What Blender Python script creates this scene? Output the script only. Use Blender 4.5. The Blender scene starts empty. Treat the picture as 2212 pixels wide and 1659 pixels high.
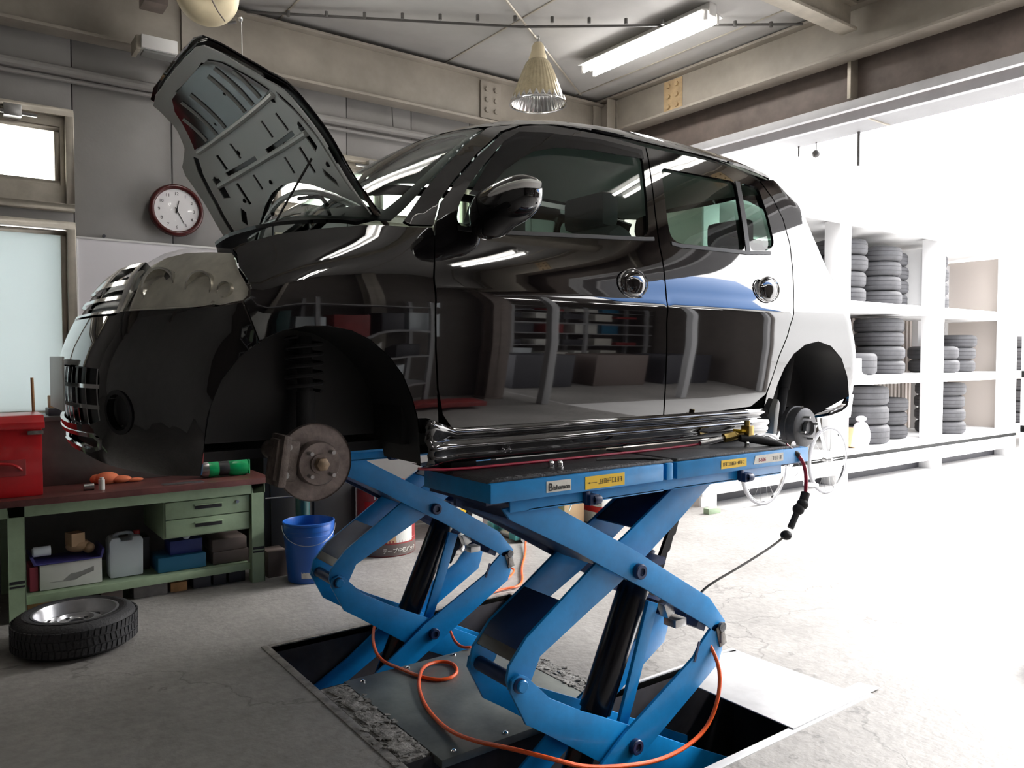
import bpy, bmesh, math, random
import numpy as np
from mathutils import Vector, Matrix
from mathutils.geometry import delaunay_2d_cdt
random.seed(7)
SC=bpy.context.scene; COL=SC.collection; PI=math.pi
# ---------------- camera, sky, exposure ----------------
YAW=math.radians(53.7); PIT=math.atan(59.5/1684)
cd=bpy.data.cameras.new('camera'); cam=bpy.data.objects.new('camera',cd); COL.objects.link(cam)
cd.sensor_width=36; cd.lens=36*1684/2212; cd.clip_start=.05; cd.clip_end=400
cam.location=(0,0,1.36); cam.rotation_euler=(PI/2-PIT,0,YAW-PI/2)
SC.camera=cam
w=bpy.data.worlds.new('world'); SC.world=w; w.use_nodes=True
bg=w.node_tree.nodes['Background']; bg.inputs[0].default_value=(1,.985,.985,1); bg.inputs[1].default_value=6.2
SC.view_settings.view_transform='Standard'; SC.view_settings.look='None'
SC.view_settings.gamma=1; SC.view_settings.use_curve_mapping=False; SC.view_settings.exposure=0.42
TUBE=22.0
FIX=[(1.64,3.46,4.70,'y'),(1.80,-.30,.94,'y'),(4.42,.30,1.54,'y'),(2.3,-2.9,-1.66,'y'),(4.35,-2.3,-1.06,'y')]
WFIX=[(-3.3,5.4+1.5*k,6.64+1.5*k,'x') for k in range(3)]
def portal(name,loc,rot,sx,sy):
    l=bpy.data.lights.new(name,'AREA'); l.shape='RECTANGLE'; l.size=sx; l.size_y=sy; l.energy=1
    l.cycles.is_portal=True
    o=bpy.data.objects.new(name,l); o.location=loc; o.rotation_euler=rot; COL.objects.link(o)
sl=bpy.data.lights.new('hazy_sun','SUN'); sl.energy=8; sl.angle=math.radians(28); sl.color=(1,.985,.97)
so=bpy.data.objects.new('hazy_sun',sl); so.rotation_euler=(0,math.radians(54),math.radians(-8)); so.location=(12,0,9); COL.objects.link(so)
portal('door_portal',(5.45,1.4,1.55),(0,PI/2,0),3.0,7.8)   # sky portal in the shutter opening
# ---------------- materials ----------------
def mat(name,col,rough=.5,metal=0,var=0,vs=8,bump=0,bs=60,coat=0,spec=.5,dark=None,det=4,rv=0):
    m=bpy.data.materials.new(name); m.use_nodes=True; nt=m.node_tree; b=nt.nodes['Principled BSDF']
    b.inputs['Base Color'].default_value=(*col,1); b.inputs['Roughness'].default_value=rough
    b.inputs['Metallic'].default_value=metal; b.inputs['Specular IOR Level'].default_value=spec
    if coat: b.inputs['Coat Weight'].default_value=coat; b.inputs['Coat Roughness'].default_value=.02
    L=nt.links
    if var or bump or rv: tc=nt.nodes.new('ShaderNodeTexCoord')
    if var or rv:
        n=nt.nodes.new('ShaderNodeTexNoise'); n.inputs['Scale'].default_value=vs; n.inputs['Detail'].default_value=det; n.inputs['Roughness'].default_value=.65
        L.new(tc.outputs['Object'],n.inputs['Vector'])
    if var:
        r=nt.nodes.new('ShaderNodeValToRGB'); d=dark or tuple(c*(1-var) for c in col)
        r.color_ramp.elements[0].position=.3; r.color_ramp.elements[1].position=.7
        r.color_ramp.elements[0].color=(*d,1); r.color_ramp.elements[1].color=(*(min(1,c*(1+var*.4)) for c in col),1)
        L.new(n.outputs[0],r.inputs[0]); L.new(r.outputs[0],b.inputs['Base Color'])
    if rv:
        mr=nt.nodes.new('ShaderNodeMapRange'); mr.inputs[3].default_value=max(0,rough-rv); mr.inputs[4].default_value=rough+rv
        L.new(n.outputs[0],mr.inputs[0]); L.new(mr.outputs[0],b.inputs['Roughness'])
    if bump:
        n2=nt.nodes.new('ShaderNodeTexNoise'); n2.inputs['Scale'].default_value=bs; n2.inputs['Detail'].default_value=3
        L.new(tc.outputs['Object'],n2.inputs['Vector'])
        bp=nt.nodes.new('ShaderNodeBump'); bp.inputs['Strength'].default_value=bump; bp.inputs['Distance'].default_value=.01
        L.new(n2.outputs[0],bp.inputs['Height']); L.new(bp.outputs[0],b.inputs['Normal'])
    return m
def glass(name,tint,fac=.85,rough=0,ior=1.5):
    m=bpy.data.materials.new(name); m.use_nodes=True; nt=m.node_tree; nt.nodes.clear()
    o=nt.nodes.new('ShaderNodeOutputMaterial'); t=nt.nodes.new('ShaderNodeBsdfTransparent'); g=nt.nodes.new('ShaderNodeBsdfGlossy')
    mx=nt.nodes.new('ShaderNodeMixShader'); f=nt.nodes.new('ShaderNodeFresnel'); f.inputs[0].default_value=ior
    t.inputs[0].default_value=(*[c**.5 for c in tint],1); g.inputs['Roughness'].default_value=rough
    ge=nt.nodes.new('ShaderNodeNewGeometry'); su=nt.nodes.new('ShaderNodeMath'); su.operation='SUBTRACT'; su.use_clamp=True
    nt.links.new(f.outputs[0],su.inputs[0]); nt.links.new(ge.outputs['Backfacing'],su.inputs[1])   # exit side of the pane: no second mirror image
    nt.links.new(su.outputs[0],mx.inputs[0]); nt.links.new(t.outputs[0],mx.inputs[1]); nt.links.new(g.outputs[0],mx.inputs[2]); nt.links.new(mx.outputs[0],o.inputs[0])
    return m
def frosted(name,col,tr=.5):
    m=bpy.data.materials.new(name); m.use_nodes=True; nt=m.node_tree; nt.nodes.clear()
    o=nt.nodes.new('ShaderNodeOutputMaterial'); t=nt.nodes.new('ShaderNodeBsdfTranslucent'); g=nt.nodes.new('ShaderNodeBsdfDiffuse')
    mx=nt.nodes.new('ShaderNodeMixShader'); mx.inputs[0].default_value=1-tr
    t.inputs[0].default_value=(*col,1); g.inputs[0].default_value=(*col,1)
    nt.links.new(t.outputs[0],mx.inputs[1]); nt.links.new(g.outputs[0],mx.inputs[2]); nt.links.new(mx.outputs[0],o.inputs[0])
    return m
def emit(name,col,s):
    m=bpy.data.materials.new(name); m.use_nodes=True; b=m.node_tree.nodes['Principled BSDF']
    b.inputs['Base Color'].default_value=(*col,1); b.inputs['Emission Color'].default_value=(*col,1); b.inputs['Emission Strength'].default_value=s
    return m
def floor_mat():
    m=mat('concrete_floor',(.30,.285,.27),.55,0,.30,1.3,.25,45,det=9,rv=.12)
    nt=m.node_tree; b=nt.nodes['Principled BSDF']; tc=[n for n in nt.nodes if n.type=='TEX_COORD'][0]
    src=b.inputs['Base Color'].links[0].from_socket
    n=nt.nodes.new('ShaderNodeTexNoise'); n.inputs['Scale'].default_value=22; n.inputs['Detail'].default_value=8
    nt.links.new(tc.outputs['Object'],n.inputs['Vector'])
    r=nt.nodes.new('ShaderNodeValToRGB'); r.color_ramp.elements[0].position=.3; r.color_ramp.elements[0].color=(.78,.78,.78,1); r.color_ramp.elements[1].position=.62
    nt.links.new(n.outputs[0],r.inputs[0])
    v=nt.nodes.new('ShaderNodeTexVoronoi'); v.feature='DISTANCE_TO_EDGE'; v.inputs['Scale'].default_value=.38
    nw=nt.nodes.new('ShaderNodeTexNoise'); nw.inputs['Scale'].default_value=3; nw.inputs['Detail'].default_value=5
    nt.links.new(tc.outputs['Object'],nw.inputs['Vector'])
    ad=nt.nodes.new('ShaderNodeVectorMath'); ad.operation='MULTIPLY_ADD'; ad.inputs[1].default_value=(.7,.7,.7)
    nt.links.new(nw.outputs['Color'],ad.inputs[0]); nt.links.new(tc.outputs['Object'],ad.inputs[2]); nt.links.new(ad.outputs[0],v.inputs['Vector'])
    r2=nt.nodes.new('ShaderNodeValToRGB'); r2.color_ramp.elements[0].color=(.6,.6,.6,1); r2.color_ramp.elements[1].position=.0035; r2.color_ramp.elements[1].color=(1,1,1,1)
    nt.links.new(v.outputs['Distance'],r2.inputs[0])
    def mul(a,c):
        x=nt.nodes.new('ShaderNodeMix'); x.data_type='RGBA'; x.blend_type='MULTIPLY'; x.inputs[0].default_value=1
        nt.links.new(a,x.inputs[6]); nt.links.new(c,x.inputs[7]); return x.outputs[2]
    nt.links.new(mul(mul(src,r.outputs[0]),r2.outputs[0]),b.inputs['Base Color'])
    return m
M=dict(
 paint=mat('black_car_paint',(.0035,.003,.0035),.03,0,coat=1),
 paint_in=mat('black_inner_paint',(.012,.011,.013),.35),
 hood_in=mat('hood_inner_paint',(.80,.84,.81),.4),
 plastic=mat('black_plastic',(.012,.012,.013),.42),
 gloss=mat('gloss_black_trim',(.006,.006,.008),.12),
 visor=glass('smoked_visor',(.05,.05,.06)),
 rubber=mat('black_rubber',(.018,.018,.02),.75,bump=.2),
 tyre=mat('tyre_rubber',(.028,.028,.031),.62,0,.3,6,bump=.35,bs=90),
 tyre2=mat('worn_tyre_rubber',(.06,.06,.065),.7,0,.3,6),
 gtint=glass('dark_tinted_glass',(.30,.42,.36)),
 gfront=glass('green_side_glass',(.55,.66,.61)),
 gwind=glass('windscreen_glass',(.72,.80,.76)),
 clear=glass('clear_lens',(.92,.92,.9)),
 chrome=mat('chrome',(.85,.85,.86),.08,1),
 silver=mat('silver_reflector',(.70,.68,.62),.22,1,.25,30),
 lampin=mat('lamp_inner',(.86,.83,.75),.28,.35,.25,14),
 disc=mat('brake_disc_steel',(.23,.19,.175),.5,.75,.45,25,bump=.1),
 drum=mat('brake_drum_iron',(.10,.10,.105),.5,.5,.3,18),
 castiron=mat('cast_iron',(.16,.13,.115),.7,.4,.5,20,bump=.3),
 brass=mat('brass',(.45,.33,.12),.35,1,.3,40),
 steel=mat('bare_steel',(.5,.5,.5),.3,1,.2,20),
 ochre=mat('ochre_plate',(.50,.36,.20),.6,0,.3,12), soffit=mat('soffit_board',(.30,.30,.31),.6,0,.1,4), rail=mat('pale_rail',(.62,.62,.64),.45,0,.1,6), dteal=mat('dark_teal',(.012,.06,.06),.4), rust=mat('rusty_nut',(.30,.22,.15),.5,.7,.5,40),
 biketyre=mat('grey_bicycle_tyre',(.22,.22,.23),.6),
 headl=mat('grey_headlining',(.38,.38,.36),.9),
 seat=mat('grey_seat_fabric',(.11,.11,.12),.9),
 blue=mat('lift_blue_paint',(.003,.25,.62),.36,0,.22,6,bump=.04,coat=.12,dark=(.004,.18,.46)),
 navy=mat('lift_cover_and_arm_shade',(.010,.03,.10),.42,0,.3,6),
 oil=mat('black_oily_cylinder',(.006,.006,.009),.22,.2),
 pad=mat('black_rubber_pad',(.02,.02,.023),.42,0,.4,14,bump=.25,bs=120),
 worn=mat('worn_pad_edge',(.18,.18,.19),.5,0,.8,60),
 yellow=mat('yellow_label',(.80,.52,.02),.5), labelw=mat('white_label',(.68,.66,.6),.5,0,.15,40), black=mat('black_ink',(.012,.012,.015),.6),
 redink=mat('red_ink',(.35,.05,.08),.6), greyink=mat('grey_ink',(.25,.25,.24),.6),
 floor=floor_mat(),
 plate=mat('steel_cover_plate',(.21,.225,.21),.42,.35,.35,4,bump=.05,rv=.12,dark=(.11,.12,.12)),
 lightplate=mat('light_steel_sheet',(.62,.62,.63),.35,.2,.2,5),
 edge=mat('worn_steel_edge',(.30,.28,.26),.5,.4,.6,18,bump=.3), crumb=mat('broken_concrete',(.27,.26,.245),.9,0,.7,26,bump=.8,bs=70),
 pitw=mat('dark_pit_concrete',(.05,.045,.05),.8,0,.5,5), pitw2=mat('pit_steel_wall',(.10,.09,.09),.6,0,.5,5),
 wall=mat('grey_wall_panel',(.28,.268,.258),.6,0,.12,2.2,bump=.05), wall2=mat('grey_lower_wall',(.22,.215,.205),.6,0,.12,2.2),
 ceil=mat('ceiling_board',(.42,.41,.395),.8,0,.12,2), beam=mat('beige_beam_paint',(.33,.295,.25),.55,0,.22,3,bump=.05), beamd=mat('dark_beam_paint',(.20,.16,.14),.6,0,.3,5),
 cream=mat('cream_enamel',(.72,.62,.42),.4,0,.15,5), alu=mat('aluminium_frame',(.46,.42,.35),.45,.4,.2,8), white=mat('white_paint',(.78,.77,.75),.4,0,.05,6), board=mat('whiteboard_enamel',(.72,.70,.72),.25),
 pane=glass('window_glass',(.96,.95,.86)), frost=frosted('frosted_glass',(.80,.86,.86),.22),
 tube=emit('fluorescent_tube',(1,.98,.95),TUBE), fix=mat('fixture_enamel',(.75,.74,.72),.35),
 amber=mat('amber_prism_glass',(.55,.47,.31),.22,.35,.25,30), prism=mat('prismatic_glass',(.70,.69,.68),.10,.75),
 green=mat('bench_green',(.30,.40,.26),.45,0,.2,8), bench=mat('bench_brown_top',(.13,.045,.04),.35,0,.5,7), red=mat('toolbox_red',(.48,.008,.012),.32,0,.2,5,coat=.3),
 redd=mat('dull_red_drum',(.30,.035,.035),.45,0,.3,9), steelcab=mat('grey_steel_cabinet',(.13,.125,.12),.35,.4,.4,3),
 tool=mat('green_tool_body',(.0,.33,.10),.3,0,.3,20), wood=mat('wood_block',(.42,.22,.09),.7,0,.35,14), paper=mat('white_carton',(.66,.66,.62),.6,0,.1,7), jug=mat('white_jug_plastic',(.66,.72,.76),.35),
 crate=mat('blue_crate',(.02,.14,.26),.4), navyp=mat('navy_plastic',(.03,.045,.20),.45), dbox=mat('dark_grey_case',(.045,.045,.055),.5), brownbox=mat('grey_brown_case',(.13,.10,.09),.5), concblock=mat('concrete_block',(.18,.17,.165),.9,0,.3,16), purple=mat('purple_tray',(.055,.05,.21),.45),
 orange=mat('orange_rubber_hose',(.85,.115,.02),.3), orangep=mat('orange_cloth',(.75,.20,.09),.8), redhose=mat('red_hose',(.30,.006,.03),.3), cable=mat('black_cable',(.02,.018,.018),.4), greycable=mat('grey_cable',(.10,.095,.09),.45),
 bucket=mat('blue_bucket_plastic',(.01,.10,.42),.3,coat=.2), pail2=mat('white_print',(.68,.72,.78),.45),
 clockrim=mat('dark_red_clock_rim',(.07,.008,.008),.25), face=mat('clock_face',(.88,.86,.88),.4),
 rack=mat('white_rack_paint',(.80,.80,.80),.5), rackwall=mat('corrugated_sheet',(.55,.5,.46),.6), bag=mat('white_plastic_bag',(.75,.73,.78),.4), tan=mat('tan_card',(.55,.36,.2),.7),
 bike=mat('white_bike_paint',(.75,.77,.78),.3), teal=mat('teal_sheet',(.08,.42,.40),.35,0,.4,10), darkwall=mat('dark_brown_wall',(.11,.095,.085),.7,0,.2,3), ground=mat('outdoor_concrete',(.62,.61,.60),.7,0,.12,1.2,bump=.1),
 awn=mat('blue_awning',(.02,.17,.50),.5), tilewall=mat('white_siding',(.80,.80,.80),.6), shelfsteel=mat('grey_shelf',(.35,.35,.36),.5), tealbox=mat('teal_box',(.08,.45,.42),.6), wheel=mat('steel_wheel_silver',(.62,.62,.64),.28,.85,.15,12),
)
# ---------------- mesh builder ----------------
def V(*a): return Vector(a)
def frame(d):
    d=d.normalized(); a=V(0,0,1) if abs(d.z)<.9 else V(1,0,0); u=d.cross(a).normalized(); return u,d.cross(u).normalized()
class G:
    def __init__(s): s.v=[];s.f=[]
    def add(s,v,f):
        n=len(s.v); s.v+=[tuple(p) for p in v]; s.f+=[tuple(i+n for i in q) for q in f]; return s
    def box(s,x0,x1,y0,y1,z0,z1,rot=0,piv=None,rx=0):
        p=[V(x,y,z) for x in(x0,x1) for y in(y0,y1) for z in(z0,z1)]
        if rot or rx:
            c=V(*piv) if piv else V((x0+x1)/2,(y0+y1)/2,(z0+z1)/2); R=Matrix.Rotation(rot,3,'Z')@Matrix.Rotation(rx,3,'Y'); p=[c+R@(q-c) for q in p]
        return s.add(p,[(0,1,3,2),(4,6,7,5),(0,4,5,1),(2,3,7,6),(0,2,6,4),(1,5,7,3)])
    def cyl(s,a,b,r,r2=None,n=16,cap=True):
        a=V(*a);b=V(*b);r2=r if r2 is None else r2;u,w=frame(b-a);P=[]
        for c,q in((a,r),(b,r2)):
            for i in range(n): t=2*PI*i/n; P.append(c+u*math.cos(t)*q+w*math.sin(t)*q)
        F=[(i,(i+1)%n,n+(i+1)%n,n+i) for i in range(n)]
        if cap: F+=[tuple(range(n))[::-1],tuple(range(n,2*n))]
        return s.add(P,F)
    def tube(s,pts,r,n=8,smooth=0,closed=False):
        pts=[V(*p) for p in pts]
        for _ in range(smooth):
            q=[pts[0]]
            for a,b in zip(pts,pts[1:]): q+=[a.lerp(b,.25),a.lerp(b,.75)]
            q.append(pts[-1]); pts=q
        P=[];m=len(pts);up=None
        for i,p in enumerate(pts):
            d=(pts[min(i+1,m-1)]-pts[max(i-1,0)]) if not closed else (pts[(i+1)%m]-pts[i-1])
            if d.length<1e-9: d=V(0,0,1)
            d.normalize()
            if up is None: up,_=frame(d)
            up=(up-d*up.dot(d)); up.normalize(); w=d.cross(up); rr=float(np.interp(i/(m-1),np.linspace(0,1,len(r)),r)) if isinstance(r,(list,tuple)) else r
            for k in range(n): t=2*PI*k/n; P.append(p+up*math.cos(t)*rr+w*math.sin(t)*rr)
        F=[]
        for i in range(m if closed else m-1):
            j=(i+1)%m
            for k in range(n): F.append((i*n+k,i*n+(k+1)%n,j*n+(k+1)%n,j*n+k))
        if not closed: F+=[tuple(range(n))[::-1],tuple(range((m-1)*n,m*n))]
        return s.add(P,F)
    def lathe(s,prof,o,ax=(0,0,1),n=32,closed=False):
        """prof: (radius, height) pairs"""
        o=V(*o);d=V(*ax).normalized();u,w=frame(d);P=[];m=len(prof)
        for r,h in prof:
            for k in range(n): t=2*PI*k/n; P.append(o+d*h+u*math.cos(t)*r+w*math.sin(t)*r)
        F=[]
        for i in range(m if closed else m-1):
            j=(i+1)%m
            for k in range(n): F.append((i*n+k,i*n+(k+1)%n,j*n+(k+1)%n,j*n+k))
        return s.add(P,F)
    def prism(s,poly,ax,a,b):
        """poly in the plane normal to ax; 'y': (x,z), 'x': (y,z), 'z': (x,y)"""
        f={'y':lambda p,t:(p[0],t,p[1]),'x':lambda p,t:(t,p[0],p[1]),'z':lambda p,t:(p[0],p[1],t)}[ax]
        n=len(poly);P=[f(p,a) for p in poly]+[f(p,b) for p in poly]
        F=[(i,(i+1)%n,n+(i+1)%n,n+i) for i in range(n)]
        n0=len(s.v)
        tri=delaunay_2d_cdt([Vector(p) for p in poly],[],[list(range(n))],1,1e-7)
        idx=[min(range(n),key=lambda j:(poly[j][0]-v[0])**2+(poly[j][1]-v[1])**2) for v in tri[0]]
        if tri[2]:
            for t in tri[2]:
                o=[idx[i] for i in t]
                if len(set(o))==len(o): F.append(tuple(o)); F.append(tuple(i+n for i in reversed(o)))
        else: F+=[tuple(range(n))[::-1],tuple(range(n,2*n))]
        return s.add(P,F)
    def sph(s,c,r,n=16,m=10,sc=(1,1,1)):
        c=V(*c);P=[]
        for i in range(m+1):
            a=PI*i/m
            for k in range(n):
                t=2*PI*k/n; P.append(c+V(r*sc[0]*math.sin(a)*math.cos(t),r*sc[1]*math.sin(a)*math.sin(t),r*sc[2]*math.cos(a)))
        return s.add(P,[(i*n+k,i*n+(k+1)%n,(i+1)*n+(k+1)%n,(i+1)*n+k) for i in range(m) for k in range(n)])
    def build(s,name,m,parent=None,bev=0,ang=35,flip=False):
        me=bpy.data.meshes.new(name); o=bpy.data.objects.new(name,me); COL.objects.link(o)
        off=V(0,0,0)
        if parent is not None:
            o.parent=parent; q=parent
            while q is not None: off=off+q.location; q=q.parent
        else:
            xs=[p[0] for p in s.v];ys=[p[1] for p in s.v];zs=[p[2] for p in s.v]
            off=V((min(xs)+max(xs))/2,(min(ys)+max(ys))/2,min(zs)); o.location=off
        me.from_pydata([(p[0]-off.x,p[1]-off.y,p[2]-off.z) for p in s.v],[],s.f); me.validate()
        bm=bmesh.new(); bm.from_mesh(me); bmesh.ops.remove_doubles(bm,verts=bm.verts,dist=1e-6); bmesh.ops.recalc_face_normals(bm,faces=bm.faces)
        if bev:
            es=[e for e in bm.edges if len(e.link_faces)==2 and e.calc_face_angle(0)>.6]
            bmesh.ops.bevel(bm,geom=es,offset=bev,segments=2,affect='EDGES',profile=.6,clamp_overlap=True)
        bm.to_mesh(me); bm.free()
        me.shade_smooth(); me.set_sharp_from_angle(angle=math.radians(ang))
        me.materials.append(M[m] if isinstance(m,str) else m)
        return o
def tag(o,label,cat,group=None,kind=None):
    if label:o['label']=label
    if cat:o['category']=cat
    if group:o['group']=group
    if kind:o['kind']=kind
    return o
def thing(name,loc,label,cat,group=None):
    o=bpy.data.objects.new(name,None); o.location=loc; o.empty_display_size=.1; COL.objects.link(o); return tag(o,label,cat,group)
def struct(o): o['kind']='structure'; return o
def dup(root,loc,label,group=None,rot=None):
    r=root.copy(); COL.objects.link(r); r.location=loc; r['label']=label
    if group: r['group']=group
    if rot: r.rotation_euler=rot
    for ch in list(root.children):
        c=ch.copy(); COL.objects.link(c); c.parent=r
        for g in list(ch.children): d=g.copy(); COL.objects.link(d); d.parent=c
    return r
def text(body,name,m,parent,loc,rot,size,ext=.0006,align='LEFT',bold=0,sx=1):
    cu=bpy.data.curves.new(name,'FONT'); cu.body=body; cu.size=size; cu.extrude=ext; cu.align_x=align; cu.offset=bold
    o=bpy.data.objects.new(name,cu); COL.objects.link(o); cu.materials.append(M[m])
    off=V(0,0,0);q=parent
    while q is not None: off=off+q.location; q=q.parent
    bpy.context.view_layer.update(); me=bpy.data.meshes.new_from_object(o.evaluated_get(bpy.context.evaluated_depsgraph_get()))
    bpy.data.objects.remove(o); o=bpy.data.objects.new(name,me); COL.objects.link(o)
    o.parent=parent; o.location=V(*loc)-off; o.rotation_euler=rot; o.scale=(sx,1,1); return o
YC=2.8375
# ---- car shape: implicit body surface -------------------------------------
PROF=[(.43,.985),(.365,1.03),(.325,1.12),(.31,1.25),(.32,1.36),(.36,1.47),(.41,1.56),(.475,1.64),(.60,1.725),(.78,1.79),(.96,1.845),
(1.11,1.94),(1.27,2.045),(1.42,2.14),(1.56,2.22),(1.72,2.275),(1.95,2.31),(2.3,2.325),(2.8,2.318),(3.15,2.283),(3.33,2.205),(3.44,2.14),(3.51,2.0),(3.59,1.85),(3.71,1.67),
(3.80,1.50),(3.84,1.32),(3.83,1.15),(3.78,1.04),(3.6,.985)]
PL=[.30,.34,.36,.36,.36,.36,.34,.30,.22,.16,.16,
.20,.20,.18,.15,.12,.10,.085,.085,.10,.12,.13,.14,.14,.14,.15,.15,.15,.14,.1]
def catmull(P,n):
    P=[np.array(p,float) for p in P];out=[]
    for i in range(len(P)-1):
        p0=P[max(i-1,0)];p1=P[i];p2=P[i+1];p3=P[min(i+2,len(P)-1)]
        for k in range(n):
            t=k/n
            out.append(.5*((2*p1)+(-p0+p2)*t+(2*p0-5*p1+4*p2-p3)*t*t+(-p0+3*p1-3*p2+p3)*t**3))
    out.append(P[-1]);return np.array(out)
_c=catmull([(a[0],a[1],l) for a,l in zip(PROF,PL)],10)
_A=_c[:-1,:2];_B=_c[1:,:2];_AB=_B-_A;_LL=(_AB**2).sum(1);_La=_c[:-1,2];_Lb=_c[1:,2]
WZ=np.array([.95,1.03,1.12,1.25,1.40,1.52,1.60,1.68,1.76,1.82,1.90,2.0,2.1,2.2,2.3])
WW=np.array([.66,.70,.715,.727,.7375,.7375,.733,.722,.706,.694,.680,.658,.634,.606,.56])
_zz=np.linspace(.95,2.3,676);_w=np.interp(_zz,WZ,WW)
_k=np.exp(-.5*(np.arange(-60,61)/16.)**2);_k/=_k.sum();_w=np.convolve(np.pad(_w,60,mode='reflect',reflect_type='odd'),_k,'valid')
_w=_w+.006*np.exp(-((_zz-1.545)/.03)**2)
def Whalf(x,z):
    w=np.interp(z,_zz,_w)
    r=np.clip((x-2.6)/1.1,0,1); w=w*(1-.035*r*r*(3-2*r))
    fr=np.clip((1.2-x)/.9,0,1); w=w*(1-.03*fr*fr)
    return w
def F(p):
    x=p[:,0];y=np.abs(p[:,1]-YC);z=p[:,2]
    q=np.stack([x,z],1)[:,None,:]
    t=np.clip(((q-_A)*_AB).sum(2)/_LL,0,1)
    d2=((q-_A-t[...,None]*_AB)**2).sum(2)
    i=d2.argmin(1);ar=np.arange(len(x))
    d=np.sqrt(d2[ar,i]);tt=t[ar,i];L=_La[i]*(1-tt)+_Lb[i]*tt
    v=q[ar,0]-_A[i];cr=_AB[i,0]*v[:,1]-_AB[i,1]*v[:,0]
    d=np.where((cr>0)&(z>.99),-d,d)
    S=np.clip(1-d/L,0,None)
    n=2.25
    return ((y/Whalf(x,z))**n+S**n)**(1/n)-1
def cast(o,d,tmax,n=28):
    """first surface hit along rays that start outside"""
    o=np.asarray(o,float);d=np.asarray(d,float);lo=np.zeros(len(o));hi=np.full(len(o),np.nan)
    st=40;prev=np.zeros(len(o))
    for k in range(1,st+1):
        t=np.full(len(o),tmax*k/st);need=np.isnan(hi)
        if not need.any():break
        idx=np.where(need)[0]
        f=F(o[idx]+d[idx]*t[idx,None]);ins=f<0
        h=idx[ins];hi[h]=t[h];lo[h]=tmax*(k-1)/st
    bad=np.isnan(hi);hi[bad]=tmax;lo[bad]=tmax
    for _ in range(n):
        m=(lo+hi)/2;f=F(o+d*m[:,None]);ins=f<0
        hi=np.where(ins,m,hi);lo=np.where(ins,lo,m)
    return o+d*hi[:,None],bad
# ---------------- the building ----------------
X1=4.95;YB=5.5;YF=-3.2;XL=-3.0;ZC=3.70
PITN=(1.22,2.95,1.66,2.27);PITF=(1.22,2.60,3.0,3.57);PITM=(1.22,2.08,2.27,3.0)
xs=sorted({XL,1.22,2.08,2.60,2.95,5.6});ys=sorted({YF-.2,1.66,2.27,3.0,3.57,YB+.2})
g=G()
def inpit(x,y):
    return any(a<x<b and c<y<d for a,b,c,d in(PITN,PITF,PITM))
for i in range(len(xs)-1):
    for j in range(len(ys)-1):
        if not inpit((xs[i]+xs[i+1])/2,(ys[j]+ys[j+1])/2):
            g.add([(xs[i],ys[j],0),(xs[i+1],ys[j],0),(xs[i+1],ys[j+1],0),(xs[i],ys[j+1],0)],[(0,1,2,3)])
fl=struct(g.build('floor','floor'))
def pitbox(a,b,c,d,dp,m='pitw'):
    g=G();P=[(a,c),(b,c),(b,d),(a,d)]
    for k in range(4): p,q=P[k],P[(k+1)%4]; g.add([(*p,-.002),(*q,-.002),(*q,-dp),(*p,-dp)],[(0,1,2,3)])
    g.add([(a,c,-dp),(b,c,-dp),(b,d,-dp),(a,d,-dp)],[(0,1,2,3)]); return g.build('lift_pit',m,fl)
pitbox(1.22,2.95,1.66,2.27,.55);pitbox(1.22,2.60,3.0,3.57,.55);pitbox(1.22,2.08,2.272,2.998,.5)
# steel angle round the pit and crumbled concrete beside the cover
def strip(x0,x1,y0,y1,m='edge',nm='steel_edge',z=.004): return G().box(x0,x1,y0,y1,-.03,z).build(nm,m,fl,bev=.0015)
strip(1.185,1.22,1.62,3.60);strip(1.185,3.0,1.625,1.66,'lightplate');strip(1.22,2.60,3.57,3.60);strip(2.60,2.635,3.0,3.60);strip(2.08,2.60,2.985,3.0);strip(2.08,2.95,2.27,2.285,'lightplate')
def crumbs(x0,x1,y0,y1,n,z=.0,seed=1):
    r=random.Random(seed);g=G()
    for _ in range(n):
        x=r.uniform(x0,x1);y=r.uniform(y0,y1);s=r.uniform(.003,.013);h=s*r.uniform(.15,.4)
        g.box(x-s,x+s,y-s*.7,y+s*.7,z-.002,z+h,rot=r.uniform(0,3),rx=r.uniform(-.2,.2))
    o=g.build('concrete_crumbs','crumb',fl,bev=0);o['kind']='stuff';return o
G().box(1.225,1.332,2.29,2.99,-.03,-.0005).box(2.07,2.16,2.29,2.98,-.03,.004).build('rough_mortar','crumb',fl)
crumbs(1.23,1.345,2.3,2.98,150,0,3);crumbs(2.07,2.17,2.3,2.96,120,.004,4);crumbs(1.19,1.3,2.0,2.6,30,0.004,5)
for k in range(5): G().box(1.232+.004*k,1.30,2.32+.135*k,2.42+.135*k,-.01,.006,rot=.05*k).build('concrete_chip','crumb',fl,bev=.003)
# ceiling, walls
G2=G().add([(XL,YF-.2,ZC),(5.05,YF-.2,ZC),(5.05,YB+.1,ZC),(XL,YB+.1,ZC)],[(0,3,2,1)])
ce=G2.build('ceiling','ceil');struct(ce)
G().box(XL-.2,5.6,YF-.3,YB+.3,ZC+.12,ZC+.3).build('roof_slab','pitw',ce)
for k in range(6):
    x=XL+.9+k*1.35
    if x<4.9: G().box(x-.006,x+.006,YF,YB,ZC-.006,ZC+.002).build('ceiling_joint','alu',ce)
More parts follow.
